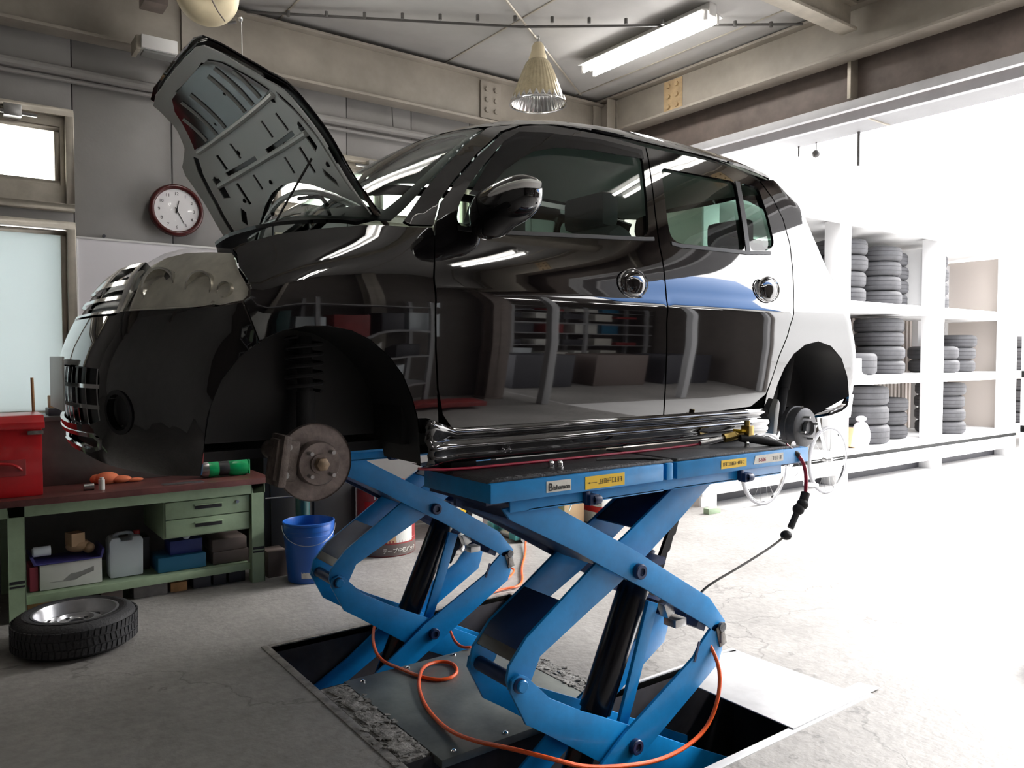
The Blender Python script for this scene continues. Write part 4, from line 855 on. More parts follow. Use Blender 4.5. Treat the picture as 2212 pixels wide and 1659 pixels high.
# ---------------- tyres ----------------
def tyre_prof(R,W,ri):
    a=[(ri,.012*W/.17),(ri+.012,.0),(ri+.04,-.004+.0),(R-.055,-.004),(R-.022,.006),(R-.008,.022),(R,.04)];b=[(r,W-h) for r,h in reversed(a)]
    return [(r,h+.004) for r,h in a]+[(r,h-.004) for r,h in b]
def tyre(name,loc,R,W,ri,label,group=None,m='tyre',rim=True,tread=True,rimm='wheel',cat='tyre'):
    x,y,z=loc;r=thing(name,loc,label,cat,group)
    b=G().lathe(tyre_prof(R,W,ri),loc,(0,0,1),56).lathe([(ri,W-.016),(ri-.006,W*.7),(ri-.006,W*.3),(ri,.016)],loc,(0,0,1),56).build('rubber_tyre',m,r,ang=50)
    if tread:
        g=G()
        for k in range(64):
            t=2*PI*k/64;c,s=math.cos(t),math.sin(t);q=.010
            for (h0,h1,sk) in ((.028,W*.36,.02),(W*.40,W*.60,-.02),(W*.64,W-.028,.02)):
                P=[]
                for rr in (R-.003,R+.004):
                    for (tt,h) in ((t-q/R*1.0,h0),(t+q/R*.9,h0),(t+q/R*.9+sk,h1),(t-q/R*1.0+sk,h1)):
                        P.append((x+rr*math.cos(tt),y+rr*math.sin(tt),z+h))
                g.add(P,[(0,1,2,3),(4,7,6,5),(0,4,5,1),(1,5,6,2),(2,6,7,3),(3,7,4,0)])
        o=g.build('tread_block',m,b);o['kind']='stuff'
    if rim:
        w=G().lathe([(ri+.004,W-.012),(ri+.006,W-.004),(ri-.004,W-.004),(ri-.012,W-.018),(ri-.018,W-.06),(ri-.028,W-.075),(ri-.045,W-.078),(ri-.052,W-.06),(ri-.075,W-.045),(ri-.10,W-.038),(ri-.108,W-.052),(.045,W-.055),(.036,W-.05),(.032,W-.052),(.032,W-.09)],loc,(0,0,1),48).lathe([(ri-.02,W-.06),(ri-.02,.03),(ri+.004,.012)],loc,(0,0,1),48).build('steel_wheel',rimm,r)
        for k in range(12):
            t=2*PI*k/12;c,s=math.cos(t),math.sin(t);q=ri-.064
            G().cyl((x+q*c,y+q*s,z+W-.062),(x+q*c*1.01,y+q*s*1.01,z+W-.049),.0115,n=12).build('vent_hole','black',w)
        for k in range(4):
            t=.5+PI/2*k;G().cyl((x+.055*math.cos(t),y+.055*math.sin(t),z+W-.06),(x+.055*math.cos(t),y+.055*math.sin(t),z+W-.050),.009,n=12).build('bolt_hole','black',w)
        G().cyl((x,y,z+W-.10),(x,y,z+W-.056),.031,n=24).build('hub_bore','black',w)
    return r
tyre('spare_wheel',(.495,4.16,0),.262,.165,.178,'tyre on a silver steel wheel lying flat on the floor before the bench',cat='wheel')
tyre('loose_tyre',(4.02,1.08,0),.30,.19,.20,'black tyre lying on the bright floor at the right edge of the photo',rim=False)
# ---------------- workbench and its things ----------------
bn=thing('workbench',(.65,5.0,0),'green steel workbench with a worn red-brown top, two drawers and a lower shelf','workbench')
ZT=.635
G().box(-.95,1.60,4.62,5.38,ZT-.035,ZT).build('bench_top','bench',bn,bev=.004)
G().box(-.93,1.57,4.66,4.68,ZT-.095,ZT-.035).box(-.93,1.57,5.32,5.34,ZT-.095,ZT-.035).build('apron','green',bn,bev=.002)
for x,y in ((.26,4.66),(1.49,4.66),(.26,5.28),(1.49,5.28),(-.92,4.66),(-.92,5.28)):
    l=G().box(x,x+.075,y,y+.004,.0,ZT-.035).box(x,x+.004,y,y+.06,.0,ZT-.035).box(x+.071,x+.075,y,y+.06,0,ZT-.035).build('leg','green',bn,bev=.001)
    if y<5: G().box(x+.004,x+.071,y-.002,y,.20,.215).box(x+.004,x+.071,y-.002,y,.18,.19).build('leg_slot','black',l)
G().box(.33,1.49,4.70,5.30,.085,.115).box(.33,1.49,4.695,4.70,.075,.118).build('lower_shelf','green',bn,bev=.002)
G().box(1.0,1.49,4.69,5.2,.325,.54).build('drawer_case','green',bn,bev=.002)
for z0,z1 in ((.435,.532),(.332,.430)):
    d=G().box(1.01,1.48,4.675,4.69,z0,z1).build('drawer','green',bn,bev=.004)
    G().box(1.17,1.32,4.671,4.676,z0+.045,z0+.068).build('pull_recess','black',d,bev=.002)
    G().box(1.165,1.325,4.664,4.676,z0+.066,z0+.074).build('pull','green',d,bev=.002)
G().cyl((1.41,4.668,.50),(1.41,4.676,.50),.010,n=14).build('lock','steel',bn)
def bx(name,x0,x1,y0,y1,z0,z1,m,label,cat,group=None,bev=.004,rot=0,extra=None):
    r=thing(name,((x0+x1)/2,(y0+y1)/2,z0),label,cat,group) if extra else None
    o=G().box(x0,x1,y0,y1,z0,z1,rot=rot).build('body' if extra else name,m,r,bev=bev)
    if extra: extra(r)
    return r or tag(o,label,cat,group)
# red tool chest
tc=thing('tool_chest',(.1,4.86,ZT),'red steel tool chest with a pale sunlit lid at the left edge','toolbox')
G().box(-.30,.425,4.72,5.05,ZT+.0,1.00).build('body','red',tc,bev=.008)
G().prism([(4.705,.985),(5.06,.985),(5.06,1.01),(5.03,1.055),(4.75,1.055),(4.705,1.02)],'x',-.31,.437).build('lid','red',tc,bev=.006)
G().tube([(.12,4.715,.80),(.14,4.70,.815),(.28,4.70,.815),(.32,4.70,.79),(.33,4.715,.775)],.007,8,1).build('handle','red',tc)
G().box(.10,.35,4.714,4.722,.745,.83).build('handle_recess','redd',tc,bev=.004)
G().box(.36,.43,4.708,4.722,.955,.975).build('latch','edge',tc,bev=.003)
G().box(-.30,.20,4.85,5.0,1.055,1.075).build('lid_handle','red',tc,bev=.006)
sc=thing('steel_cabinet',(.78,5.2,ZT),'dark grey steel cabinet standing on the bench behind the red tool chest','cabinet')
G().box(.44,1.20,5.02,5.38,ZT,1.0).build('body','steelcab',sc,bev=.004)
G().box(.43,1.21,5.0,5.39,1.0,1.025).build('top','steelcab',sc,bev=.004)
tag(G().cyl((.425,5.15,1.025),(.42,5.15,1.24),.008,n=8).cyl((.425,5.15,1.025),(.425,5.15,1.04),.03,n=12).build('wooden_rod','wood'),'thin brown rod standing on end against the frosted window','rod')
bx('cardboard_box',.50,.66,5.12,5.22,1.065,1.135,'tan','small tan cardboard box on the dark case by the frosted window','box')
bx('dark_case',.49,.70,5.08,5.24,1.025,1.065,'dbox','flat dark case under the small tan cardboard box','case')
# impact wrenches
def wrench(x,y,label,rot=0):
    r=thing('impact_wrench',(x,y,ZT),label,'power tool','green power tools on the bench')
    z=ZT+.05
    G().lathe([(.0,-.015),(.022,-.013),(.030,.0),(.045,.02),(.048,.05)],(x-.13,y,z),(1,0,0),20).build('nose','steel',r)
    G().lathe([(.048,.0),(.050,.01),(.044,.05),(.043,.06)],(x-.08,y,z),(1,0,0),20).build('front_housing','tool',r)
    G().lathe([(.043,0),(.045,.02),(.045,.05),(.043,.06)],(x-.02,y,z),(1,0,0),20).build('grip_band','plastic',r)
    G().lathe([(.043,0),(.05,.02),(.052,.08),(.047,.11),(.0,.115)],(x+.04,y,z),(1,0,0),20).build('motor_housing','tool',r)
    G().box(x+.06,x+.15,y+.03,y+.09,z+.01,z+.055).box(x+.10,x+.16,y+.03,y+.06,z-.045,z+.03).build('handle','tool',r,bev=.012)
    G().box(x+.155,x+.165,y-.03,y+.06,z-.045,z+.045).build('base_plate','tool',r,bev=.004)
    return r
wrench(1.36,4.82,'front one of the green power tools, steel nose, at the bench right end')
wrench(1.42,5.02,'green power tool partly hidden behind the other one on the bench')
bx('red_case',1.28,1.60,5.14,5.34,ZT,ZT+.075,'redd','low red case behind the green power tools','case')
tag(G().sph((.76,4.95,ZT+.028),.05,14,8,(1.3,.9,.75)).sph((.83,4.93,ZT+.02),.035,12,8,(1.6,.9,.6)).sph((.71,4.97,ZT+.025),.035,12,8,(1,1,.8)).sph((.90,4.92,ZT+.012),.02,10,8,(2.4,.8,.6)).build('rag','orangep'),'crumpled orange rag on the bench under the bumper','rag')
tag(G().cyl((.70,4.73,ZT),(.70,4.73,ZT+.055),.016,n=16).cyl((.70,4.73,ZT+.055),(.70,4.73,ZT+.066),.010,n=12).build('small_bottle','paper'),'small upright white bottle before the orange rag','bottle')
tag(G().cyl((.615,4.75,ZT+.018),(.665,4.75,ZT+.018),.018,n=16).build('socket','steel'),'small steel socket lying left of the white bottle','socket')
bx('steel_strip',1.0,1.22,4.66,4.72,ZT,ZT+.004,'steel','thin steel strip lying on the bench front edge','strip',bev=.001)
# on the lower shelf
SH=.118
def carton(r): G().prism([(.45,SH+.04),(.51,SH+.035),(.55,SH+.07),(.60,SH+.075),(.66,SH+.095),(.66,SH+.07),(.60,SH+.05),(.57,SH+.035)],'y',4.768,4.772).build('printed_picture','greyink',r)
bx('white_carton',.405,.70,4.77,4.97,SH,SH+.135,'paper','white carton with a grey picture on the lower shelf','box',extra=carton)
tr=thing('blue_tray',(.55,4.87,SH+.135),'purple-blue tray resting on the white carton','tray')
G().prism([(.38,SH+.137),(.70,SH+.137),(.715,SH+.185),(.70,SH+.185),(.69,SH+.145),(.39,SH+.145),(.375,SH+.185),(.36,SH+.185)],'y',4.76,4.98).build('tray_body','purple',tr,bev=.003)
bx('blue_tub',.36,.40,4.78,4.95,SH,SH+.13,'redink','narrow dark red box beside the white carton','box')
tag(G().cyl((.38,4.80,SH+.205),(.46,4.80,SH+.205),.026,n=16).cyl((.375,4.80,SH+.205),(.38,4.80,SH+.205),.02,n=16).build('paper_roll','pail2'),'pale roll lying on the blue tray','roll')
tag(G().sph((.60,4.88,SH+.195),.045,12,8,(1.4,1,.8)).box(.55,.62,4.84,4.92,SH+.20,SH+.27,rot=.3).sph((.65,4.86,SH+.18),.03,12,8).build('cloth_bundle','tan'),'brown rag bundle heaped on the blue tray','rag')
jg=thing('plastic_jug',(.83,4.87,SH),'translucent white plastic jug with a red cap on the lower shelf','jug')
G().prism([(.745,SH),(.915,SH),(.918,SH+.20),(.905,SH+.225),(.86,SH+.225),(.86,SH+.205),(.80,SH+.205),(.80,SH+.225),(.755,SH+.225),(.742,SH+.20)],'y',4.80,4.93).build('body','jug',jg,bev=.012)
G().tube([(.775,4.865,SH+.222),(.79,4.865,SH+.238),(.86,4.865,SH+.238),(.875,4.865,SH+.222)],.010,10,1).build('handle','jug',jg)
G().cyl((.895,4.865,SH+.222),(.895,4.865,SH+.245),.018,n=18).build('cap','red',jg)
bx('blue_crate',.985,1.25,4.76,4.98,SH,SH+.085,'crate','teal-blue plastic crate on the lower shelf','crate')
bx('navy_case',1.06,1.24,4.80,4.95,SH+.085,SH+.165,'navyp','dark navy case stacked on the teal-blue crate','case')
tag(G().sph((1.15,4.80,SH+.19),.022,12,8).build('rag_ball','pail2'),'small grey wad on the dark navy case','rag')
bx('metal_case',1.29,1.50,4.76,4.98,SH,SH+.075,'brownbox','dark brown case at the right of the shelf, lower of two','case','stacked cases on the shelf')
bx('metal_case',1.285,1.49,4.76,4.98,SH+.075,SH+.15,'brownbox','grey-brown metal case at the right of the shelf, upper of two','case','stacked cases on the shelf',bev=.008)
bx('grey_jug',.93,.97,4.90,5.05,SH,SH+.19,'dbox','dark narrow can behind the white jug','can')
# under the shelf on the floor
for nm,x0,x1,h,m,lb,ca in (('wood_block',.345,.455,.075,'wood','tan wood block on the floor by the left bench leg','block'),('wood_block',.69,.80,.07,'brownbox','pale grey-brown block on the floor behind the wheel','block'),('concrete_block',.85,1.03,.072,'concblock','grey concrete block under the bench','block'),
    ('wood_block',1.05,1.14,.055,'wood','dark tan wood block right of the concrete block','block'),('black_case',1.17,1.27,.075,'dbox','leftmost of three black boxes on the floor under the bench','box'),('black_case',1.285,1.36,.078,'dbox','middle of three black boxes on the floor under the bench','box'),('black_case',1.38,1.475,.078,'dbox','rightmost of three black boxes on the floor under the bench','box')):
    bx(nm,x0,x1,4.74,4.86,0.0,h,m,lb,ca,rot=random.uniform(-.06,.06),bev=.005)
# blue bucket
bk=thing('blue_bucket',(1.80,4.55,0),'blue plastic bucket with white print and a white label band on the floor','bucket')
G().lathe([(0,.004),(.118,.004),(.122,.0),(.126,.004),(.134,.24),(.136,.262),(.148,.264),(.150,.285),(.148,.287),(.1485,.31),(.152,.312),(.153,.335),(.150,.345),(.155,.347),(.156,.36),(.150,.362),(.148,.355),(.146,.26),(.126,.012),(0,.012)],(1.80,4.55,0),(0,0,1),48).build('body','bucket',bk,ang=30)
def arcpanel(c,r0,r1,z0,z1,a0,a1,m,nm,par,poly=None,n=14,th=.0012):
    g=G();P=[]
    for i in range(n+1):
        a=a0+(a1-a0)*i/n
        for (z,r) in ((z0,r0),(z1,r1)):
            for q in (0,th): P.append((c[0]+(r+q)*math.cos(a),c[1]+(r+q)*math.sin(a),z))
    for i in range(n):
        b=i*4;g.f+=[(b+1,b+5,b+7,b+3),(b,b+2,b+6,b+4),(b+2,b+3,b+7,b+6),(b,b+4,b+5,b+1)]
    g.v=P;return g.build(nm,m,par)
A0=math.atan2(-4.55,-1.80)
arcpanel((1.80,4.55),.1280,.1300,.035,.085,A0-.35,A0+1.15,'labelw','label_band',bk)
def curved_poly(polys,c,rad,z0,ac,m,nm,par,th=.002):
    g=G()
    for P in polys:
        n=len(P);v=[(c[0]+(rad(z0+y)+q)*math.cos(ac+x/.13),c[1]+(rad(z0+y)+q)*math.sin(ac+x/.13),z0+y) for q in (.0,th) for x,y in P];g.add(v,[tuple(range(n))[::-1],tuple(range(n,2*n))]+[(i,(i+1)%n,n+(i+1)%n,n+i) for i in range(n)])
    return g.build(nm,m,par)
rb=lambda z:.1272+.0085*z/.24
curved_poly([[(-.004,.055),(-.022,.035),(-.026,.018),(-.016,.004),(-.003,.0),(-.006,.02),(-.002,.03)],[(.002,.055),(.018,.038),(.022,.018),(.014,.004),(.001,.0),(.002,.02),(.001,.03)]],(1.80,4.55),rb,.135,A0+.16,'pail2','printed_emblem',bk)
g=[]
for k in range(7): x=-.05+.0145*k;g+=[[(x,.0),(x+.002,.0),(x+.002,.016),(x,.016)],[(x,.014),(x+.010,.014),(x+.010,.016),(x,.016)],[(x+.008,.0),(x+.010,.0),(x+.010,.016),(x+.008,.016)]]
curved_poly(g,(1.80,4.55),rb,.110,A0+.14,'pail2','printed_name',bk)
G().tube([(1.80+.157*math.cos(t),4.55+.157*math.sin(t),.335-.10*math.sin(max(0,min(PI,t-A0+PI/2)))) for t in [A0-PI/2+PI*k/20 for k in range(21)]],.0022,6).build('bail_handle','steel',bk)
# dark cupboard & things behind the far lift
dk=thing('dark_locker',(1.95,5.2,0),'dark steel locker in the shade behind the blue bucket','locker')
G().box(1.66,2.30,4.95,5.45,.0,1.05).build('body','plastic',dk,bev=.006)
G().box(1.70,1.97,4.935,4.95,.05,1.0).box(1.99,2.26,4.935,4.95,.05,1.0).build('door','plastic',dk,bev=.004)
tag(G().tube([(1.56,4.62,.51),(1.80,4.60,.505),(1.83,4.60,.50)],.004,6).build('thin_rod','steel'),'thin bright rod sticking out from the right bench leg','rod')
tag(G().cyl((1.86,4.80,0),(1.86,4.80,.58),.045,n=20).sph((1.86,4.80,.58),.045,16,8,(1,1,.5)).cyl((1.86,4.80,.59),(1.86,4.80,.64),.012,n=10).build('gas_bottle','dteal'),'slim dark teal gas bottle behind the blue bucket','gas bottle')
bx('grey_plate_stack',1.60,1.72,4.70,4.85,0,.16,'brownbox','dark crate on the floor between the bench and the bucket','crate')
dr_=thing('red_drum',(2.50,4.95,0),'red round drum with white lettering, a red panel and a brown base band','drum')
c=(2.50,4.90)
G().lathe([(0,.0),(.20,0),(.205,.006),(.205,.11),(.202,.114),(.202,.45),(.208,.456),(.208,.475),(.20,.48),(0,.482)],(c[0],c[1],0),(0,0,1),56).build('body','redd',dr_,ang=30)
AD=math.atan2(-c[1],-c[0])
arcpanel(c,.2035,.2035,.15,.375,AD-.75,AD+.05,'red','red_panel',dr_)
arcpanel(c,.206,.206,.008,.085,AD-1.2,AD+1.3,'brownbox','base_band',dr_)
arcpanel(c,.2038,.2038,.095,.25,AD+.35,AD+1.05,'paper','white_label',dr_)
arcpanel(c,.2036,.2036,.095,.25,AD+.05,AD+.35,'tan','tan_label',dr_)
def ring_text(body,c,r,z,a0,size,m,par,step,bold=0):
    for k,ch in enumerate(body):
        a=a0+k*step;text(ch,'lettering',m,par,(c[0]+r*math.cos(a),c[1]+r*math.sin(a),z),(PI/2,0,a+PI/2),size,align='CENTER',bold=bold)
ring_text('RS',c,.2045,.395,AD-.30,.068,'labelw',dr_,.21,.003)
ring_text('テープ中個パック',c,.2085,.03,AD-.02,.036,'labelw',dr_,.165,.0006)
tag(G().cyl((3.02,4.66,.0),(3.02,4.66,.15),.07,n=24).sph((3.02,4.66,.15),.07,20,8,(1,1,.6)).box(2.93,3.0,4.6,4.7,0,.10,rot=.4).build('air_tank','dbox'),'small dark grey air tank on the floor behind the far lift','tank')
tag(G().tube([(2.86,4.48,.03),(2.92,4.52,.06),(2.99,4.55,.14),(2.94,4.58,.20)],.012,8,1).build('tank_pipe','steel'),'bent grey pipe before the small air tank','pipe')
bx('yellow_battery',3.10,3.36,4.95,5.12,.0,.26,'labelw','white and yellow battery box behind the far lift','box',extra=lambda r:G().box(3.11,3.35,4.948,4.95,.17,.21).build('yellow_band','yellow',r))
bx('red_crate',3.16,3.50,5.15,5.35,.0,.30,'redd','red-brown crate standing behind the battery box','crate')
tj=thing('teal_jack',(3.55,4.72,0),'teal floor jack low on the floor behind the lifts','jack')
G().prism([(3.35,.02),(3.35,.10),(3.50,.15),(3.86,.12),(3.95,.06),(3.95,.02)],'y',4.52,4.60).prism([(3.35,.02),(3.35,.10),(3.50,.15),(3.86,.12),(3.95,.06),(3.95,.02)],'y',4.80,4.88).build('side_plate','teal',tj,bev=.004)
G().box(3.40,3.90,4.60,4.80,.04,.12).build('frame','teal',tj,bev=.006)
for x in (3.42,3.88): G().cyl((x,4.50,.033),(x,4.90,.033),.033,n=18).build('wheel','steel',tj)
G().lathe([(0,.03),(.04,.03),(.045,.02),(.045,0)],(3.48,4.70,.12),(0,0,1),20).build('saddle','steel',tj)
def sack(name,x,y,w,d,h,m,label,cat,bands=()):
    r=thing(name,(x,y,0),label,cat);G().box(x-w/2,x+w/2,y-d/2,y+d/2,0,h).build('body',m,r,bev=.03)
    for z0,z1,mm in bands: G().box(x-w/2-.002,x+w/2+.002,y-d/2-.002,y+d/2+.002,z0,z1).build('printed_band',mm,r,bev=.004)
    return r
sack('paper_sack',4.42,4.72,.34,.30,.36,'paper','white and red paper sack standing on the floor beyond the lifts','sack',((.10,.15,'red'),(.24,.245,'greyink')))
sack('tan_sack',4.06,4.80,.22,.24,.33,'tan','tan and red sack left of the white paper sack','sack',((.20,.24,'redd'),))
hd=thing('hose_drum',(3.86,4.95,0),'grey ribbed flexible duct standing behind the lifts','duct')
g=G()
for k in range(9): g.lathe([(.085,0),(.098,.012),(.098,.02),(.085,.034)],(3.84,4.92,.05+.034*k),(0,0,1),24)
g.build('ribbed_duct','rackwall',hd)
tag(G().cyl((3.93,4.60,.16),(4.02,4.55,.42),.006,n=8).build('white_stick','white'),'thin white stick leaning by the tan sack','stick')
# whiteboard, clock, wall unit
wbd=thing('whiteboard',(1.6,5.47,1.3),'big blank whiteboard on the back wall under the clock','whiteboard')
G().box(.70,2.50,5.462,5.485,1.20,2.09).build('panel','board',wbd)
G().box(.69,2.51,5.455,5.49,2.085,2.098).box(.69,.70,5.455,5.49,1.20,2.09).box(2.50,2.51,5.455,5.49,1.2,2.09).box(.69,2.51,5.455,5.49,1.19,1.203).build('frame','white',wbd,bev=.001)
ck=thing('wall_clock',(1.272,5.44,2.315),'round wall clock with a dark red rim on the grey wall','clock')
cc=(1.272,5.45,2.315)
G().lathe([(.136,.018),(.140,.030),(.150,.036),(.160,.034),(.168,.022),(.170,.0),(.0,-.02),(.0,-.021)],cc,(0,-1,0),64).build('rim','clockrim',ck,ang=50)
G().cyl((cc[0],5.445,cc[2]),(cc[0],5.432,cc[2]),.1365,n=64).build('dial','face',ck)
for k,nn in enumerate(['12','1','2','3','4','5','6','7','8','9','10','11']):
    a=PI/2-k*PI/6;text(nn,'numeral','black',ck,(cc[0]+.108*math.cos(a),5.4315,cc[2]+.108*math.sin(a)-.010),(PI/2,0,0),.028,align='CENTER')
def hand(a,l,w,nm,m='black'):
    dx,dz=math.sin(a),math.cos(a);px,pz=-dz*w,dx*w;x,z=cc[0],cc[2]
    G().prism([(x-dx*.02+px,z-dz*.02-pz*-1),(x+dx*l+px*.5,z+dz*l+pz*.5),(x+dx*l-px*.5,z+dz*l-pz*.5),(x-dx*.02-px,z-dz*.02-pz)],'y',5.4275,5.4295).build(nm,m,ck)
hand(math.radians(12.7),.062,.004,'hour_hand');hand(math.radians(152),.095,.003,'minute_hand');G().cyl((cc[0],5.43,cc[2]),(cc[0],5.425,cc[2]),.006,n=12).build('centre_cap','black',ck)
G().lathe([(0,.0105),(.07,.008),(.136,.0)],(cc[0],5.418,cc[2]),(0,-1,0),48).build('cover_glass','clear',ck)
for x,y in ((.85,2.115),(1.60,2.135)): tag(G().cyl((x,5.49,y),(x,5.475,y),.010,n=10).build('wall_hook','dbox'),'small dark hook on the wall above the whiteboard, %s of two'%('left' if x<1 else 'right'),'hook')
wu=thing('wall_speaker',(1.12,5.1,3.2),'small white box unit mounted under the beam near the open bonnet','wall unit')
G().box(1.015,1.22,5.12,5.26,3.21,3.29).build('body','white',wu,bev=.006)
G().box(1.03,1.21,5.14,5.24,3.195,3.21).build('grille','greyink',wu,bev=.002);G().box(.99,1.015,5.14,5.30,3.20,3.285).build('bracket','alu',wu,bev=.002)
# reel hanging at the top left
rl=thing('hose_reel',(1.26,4.55,3.1),'round cream enamel reel hanging under the beam at the top left','reel')
c=(1.262,4.62,3.40)
G().lathe([(0,.03),(.03,.03),(.05,.045),(.14,.035),(.165,.015),(.17,.0),(.16,-.005)],c,(-.23,-.95,-.2),48).build('cover','cream',rl,ang=60)
G().lathe([(0,-.10),(.145,-.10),(.16,-.005)],c,(-.23,-.95,-.2),48).build('drum','beamd',rl)
G().lathe([(0,.062),(.028,.060),(.034,.04)],c,(-.23,-.95,-.2),20).build('hub','beamd',rl)
G().tube([(1.25,4.50,3.33),(1.28,4.48,3.26),(1.32,4.49,3.22)],.004,6).build('crack_line','beamd',rl)
G().box(1.20,1.32,4.70,4.85,3.45,3.69).build('bracket','beamd',rl,bev=.01)
G().sph((1.44,4.60,3.30),.014,12,8).cyl((1.42,4.62,3.29),(1.38,4.64,3.28),.012,n=8).build('guide','steel',rl)
G().tube([(1.445,4.60,3.30),(1.447,4.60,2.90)],.0022,6).build('pull_cord','white',rl)
bx('junction_box',1.0,1.13,4.95,5.1,3.42,3.66,'beamd','dark box under the ceiling left of the cream reel','box')
# pendant lamp
pdl=thing('pendant_lamp',(3.50,4.43,3.13),'cone-shaped amber ribbed glass pendant lamp with a clear prismatic lower rim','lamp')
px_,py_=3.50,4.45
def ribbed(z0,prof,n,amp,m,nm):
    P=[];k=n*4
    for r,h in prof:
        for i in range(k): a=2*PI*i/k;rr=r*(1+amp*math.cos(n*a));P.append((px_+rr*math.cos(a),py_+rr*math.sin(a),z0+h))
    return G().add(P,[(j*k+i,j*k+(i+1)%k,(j+1)*k+(i+1)%k,(j+1)*k+i) for j in range(len(prof)-1) for i in range(k)]).build(nm,m,pdl,ang=80)
up=ribbed(3.17,[(.196,.0),(.185,.03),(.165,.09),(.14,.16),(.115,.225),(.09,.28),(.075,.30),(.062,.31)],36,.012,'amber','shade')
ribbed(3.17,[(.190,.002),(.178,.03),(.158,.09),(.133,.16),(.108,.225),(.083,.28)],36,.012,'prism','inner_shade')
G().lathe([(.196,-.004),(.205,-.004),(.207,.004),(.205,.010),(.196,.012)],(px_,py_,3.165),(0,0,1),64,closed=True).build('rim','chrome',pdl)
g=G();n=26
for k in range(n):
    a=2*PI*k/n;b=2*PI*(k+.5)/n;d=2*PI*(k+1)/n
    q=lambda t,r,z:(px_+r*math.cos(t),py_+r*math.sin(t),z)
    g.add([q(a,.1985,3.172),q(d,.1985,3.172),q(b,.186,3.222),q(b,.201,3.190)],[(0,1,3),(1,2,3),(2,0,3),(0,2,1)])
g.build('prism_teeth','prism',pdl,ang=10)
G().lathe([(.064,0),(.066,.02),(.05,.06),(.045,.10),(.028,.125),(.014,.13),(0,.13)],(px_,py_,3.475),(0,0,1),28).build('cap','cream',pdl)
G().tube([(px_,py_,3.60),(px_,py_,3.625)],.010,8).lathe([(.014+.004*math.cos(t*PI/4),.004*math.sin(t*PI/4)) for t in range(8)],(px_,py_,3.636),(1,0,0),16,closed=True).build('hook','steel',pdl)
G().sph((px_,py_,3.26),.05,16,12,(1,1,1.3)).build('bulb','clear',pdl)
# fluorescent fixtures
def fixture(x,y0,y1,label,axis='y',z=3.60,tubes=2,group=None):
    o=thing('ceiling_light',(x,(y0+y1)/2,z) if axis=='y' else ((y0+y1)/2,x,z),label,'ceiling light',group)
    def B(a0,a1,b0,b1,c0,c1,g): return g.box(a0,a1,b0,b1,c0,c1) if axis=='y' else g.box(b0,b1,a0,a1,c0,c1)
    B(x-.035,x+.035,y0,y1,z+.015,z+.10,G()).build('housing','fix',o,bev=.006)
    g=G();pr=[(x-.11,z+.03),(x-.035,z+.045),(x+.035,z+.045),(x+.11,z+.03),(x+.11,z+.037),(x+.03,z+.056),(x-.03,z+.056),(x-.11,z+.037)]
    (g.prism(pr,'y',y0+.01,y1-.01) if axis=='y' else g.prism(pr,'x',y0+.01,y1-.01)).build('reflector','fix',o)
    for s in ((-1,1) if tubes==2 else (0,)):
        c=x+.06*s
        p,q=((c,y0+.03,z),(c,y1-.03,z)) if axis=='y' else ((y0+.03,c,z),(y1-.03,c,z))
        G().cyl(p,q,.016,n=14).build('tube','tube',o)
        for e in (y0+.005,y1-.025): B(c-.012,c+.012,e,e+.02,z-.02,z+.04,G()).build('lamp_holder','fix',o,bev=.002)
    hh=B(x-.006,x+.006,(y0+y1)/2-.3,(y0+y1)/2-.288,z+.10,ZC if z>3 else 3.0,G());B(x-.006,x+.006,(y0+y1)/2+.3,(y0+y1)/2+.312,z+.10,ZC if z>3 else 3.0,hh);hh.build('hanger','fix',o)
    return o
fixture(4.18,3.44,4.68,'twin-tube fluorescent light on the ceiling near the shutter opening')
for (x,a,b,ax) in FIX: fixture(x,a,b,'twin-tube fluorescent light out of frame over the work bays','%s'%ax,group='fluorescent lights over the rest of the shop')
for (x,a,b,ax) in WFIX: fixture(x,a,b,'single-tube fluorescent light in the wing across the yard','x',z=2.88,tubes=1,group='fluorescent lights in the wing')
# ---------------- racks outside ----------------
rk=thing('tyre_rack',(8.8,5.1,-.02),'long white open-fronted tyre rack with three shelves outside the shutter','rack')
RX=[5.62,7.80,9.92,12.06]
for i,x in enumerate(RX):
    G().box(x-.11,x+.11,4.62,4.80,-.02,2.80).build('front_post','rack',rk,bev=.006)
    G().box(x-.05,x+.05,5.52,5.62,-.02,2.70).build('rear_post','rack',rk)
for x in (6.75,9.02,11.1): G().box(x-.04,x+.04,5.45,5.53,.3,2.70).build('rear_post','rack',rk)
for z in (.25,1.05,1.86): G().box(5.5,12.15,4.60,5.55,z,z+.10).build('shelf','rack',rk,bev=.004)
G().box(5.5,12.15,4.60,4.64,.10,.30).build('kick_board','rack',rk,bev=.004)
G().prism([(4.50,2.84),(5.75,2.74),(5.75,2.79),(4.50,2.90)],'x',5.4,12.2).build('roof','rack',rk)
G().box(5.5,12.15,4.55,4.62,2.76,2.85).build('fascia','rack',rk,bev=.004)
g=G()
for k in range(66): x=5.5+k*.101;g.box(x,x+.05,5.66,5.69,0,2.72);g.box(x+.05,x+.101,5.685,5.70,0,2.72)
o=g.build('corrugated_back','rackwall',rk);o['kind']='stuff'
G().box(5.5,12.15,4.80,4.83,-.02,.25).build('gap_shade_sheet','dbox',rk)  # dark sheet standing in for the shade in the gap under the rack
for x in (5.52,12.12): G().box(x-.015,x+.015,4.64,5.68,0,2.74).build('end_panel','rackwall',rk)
G().box(9.88,9.96,4.8,5.6,1.96,2.7).build('divider','rack',rk)
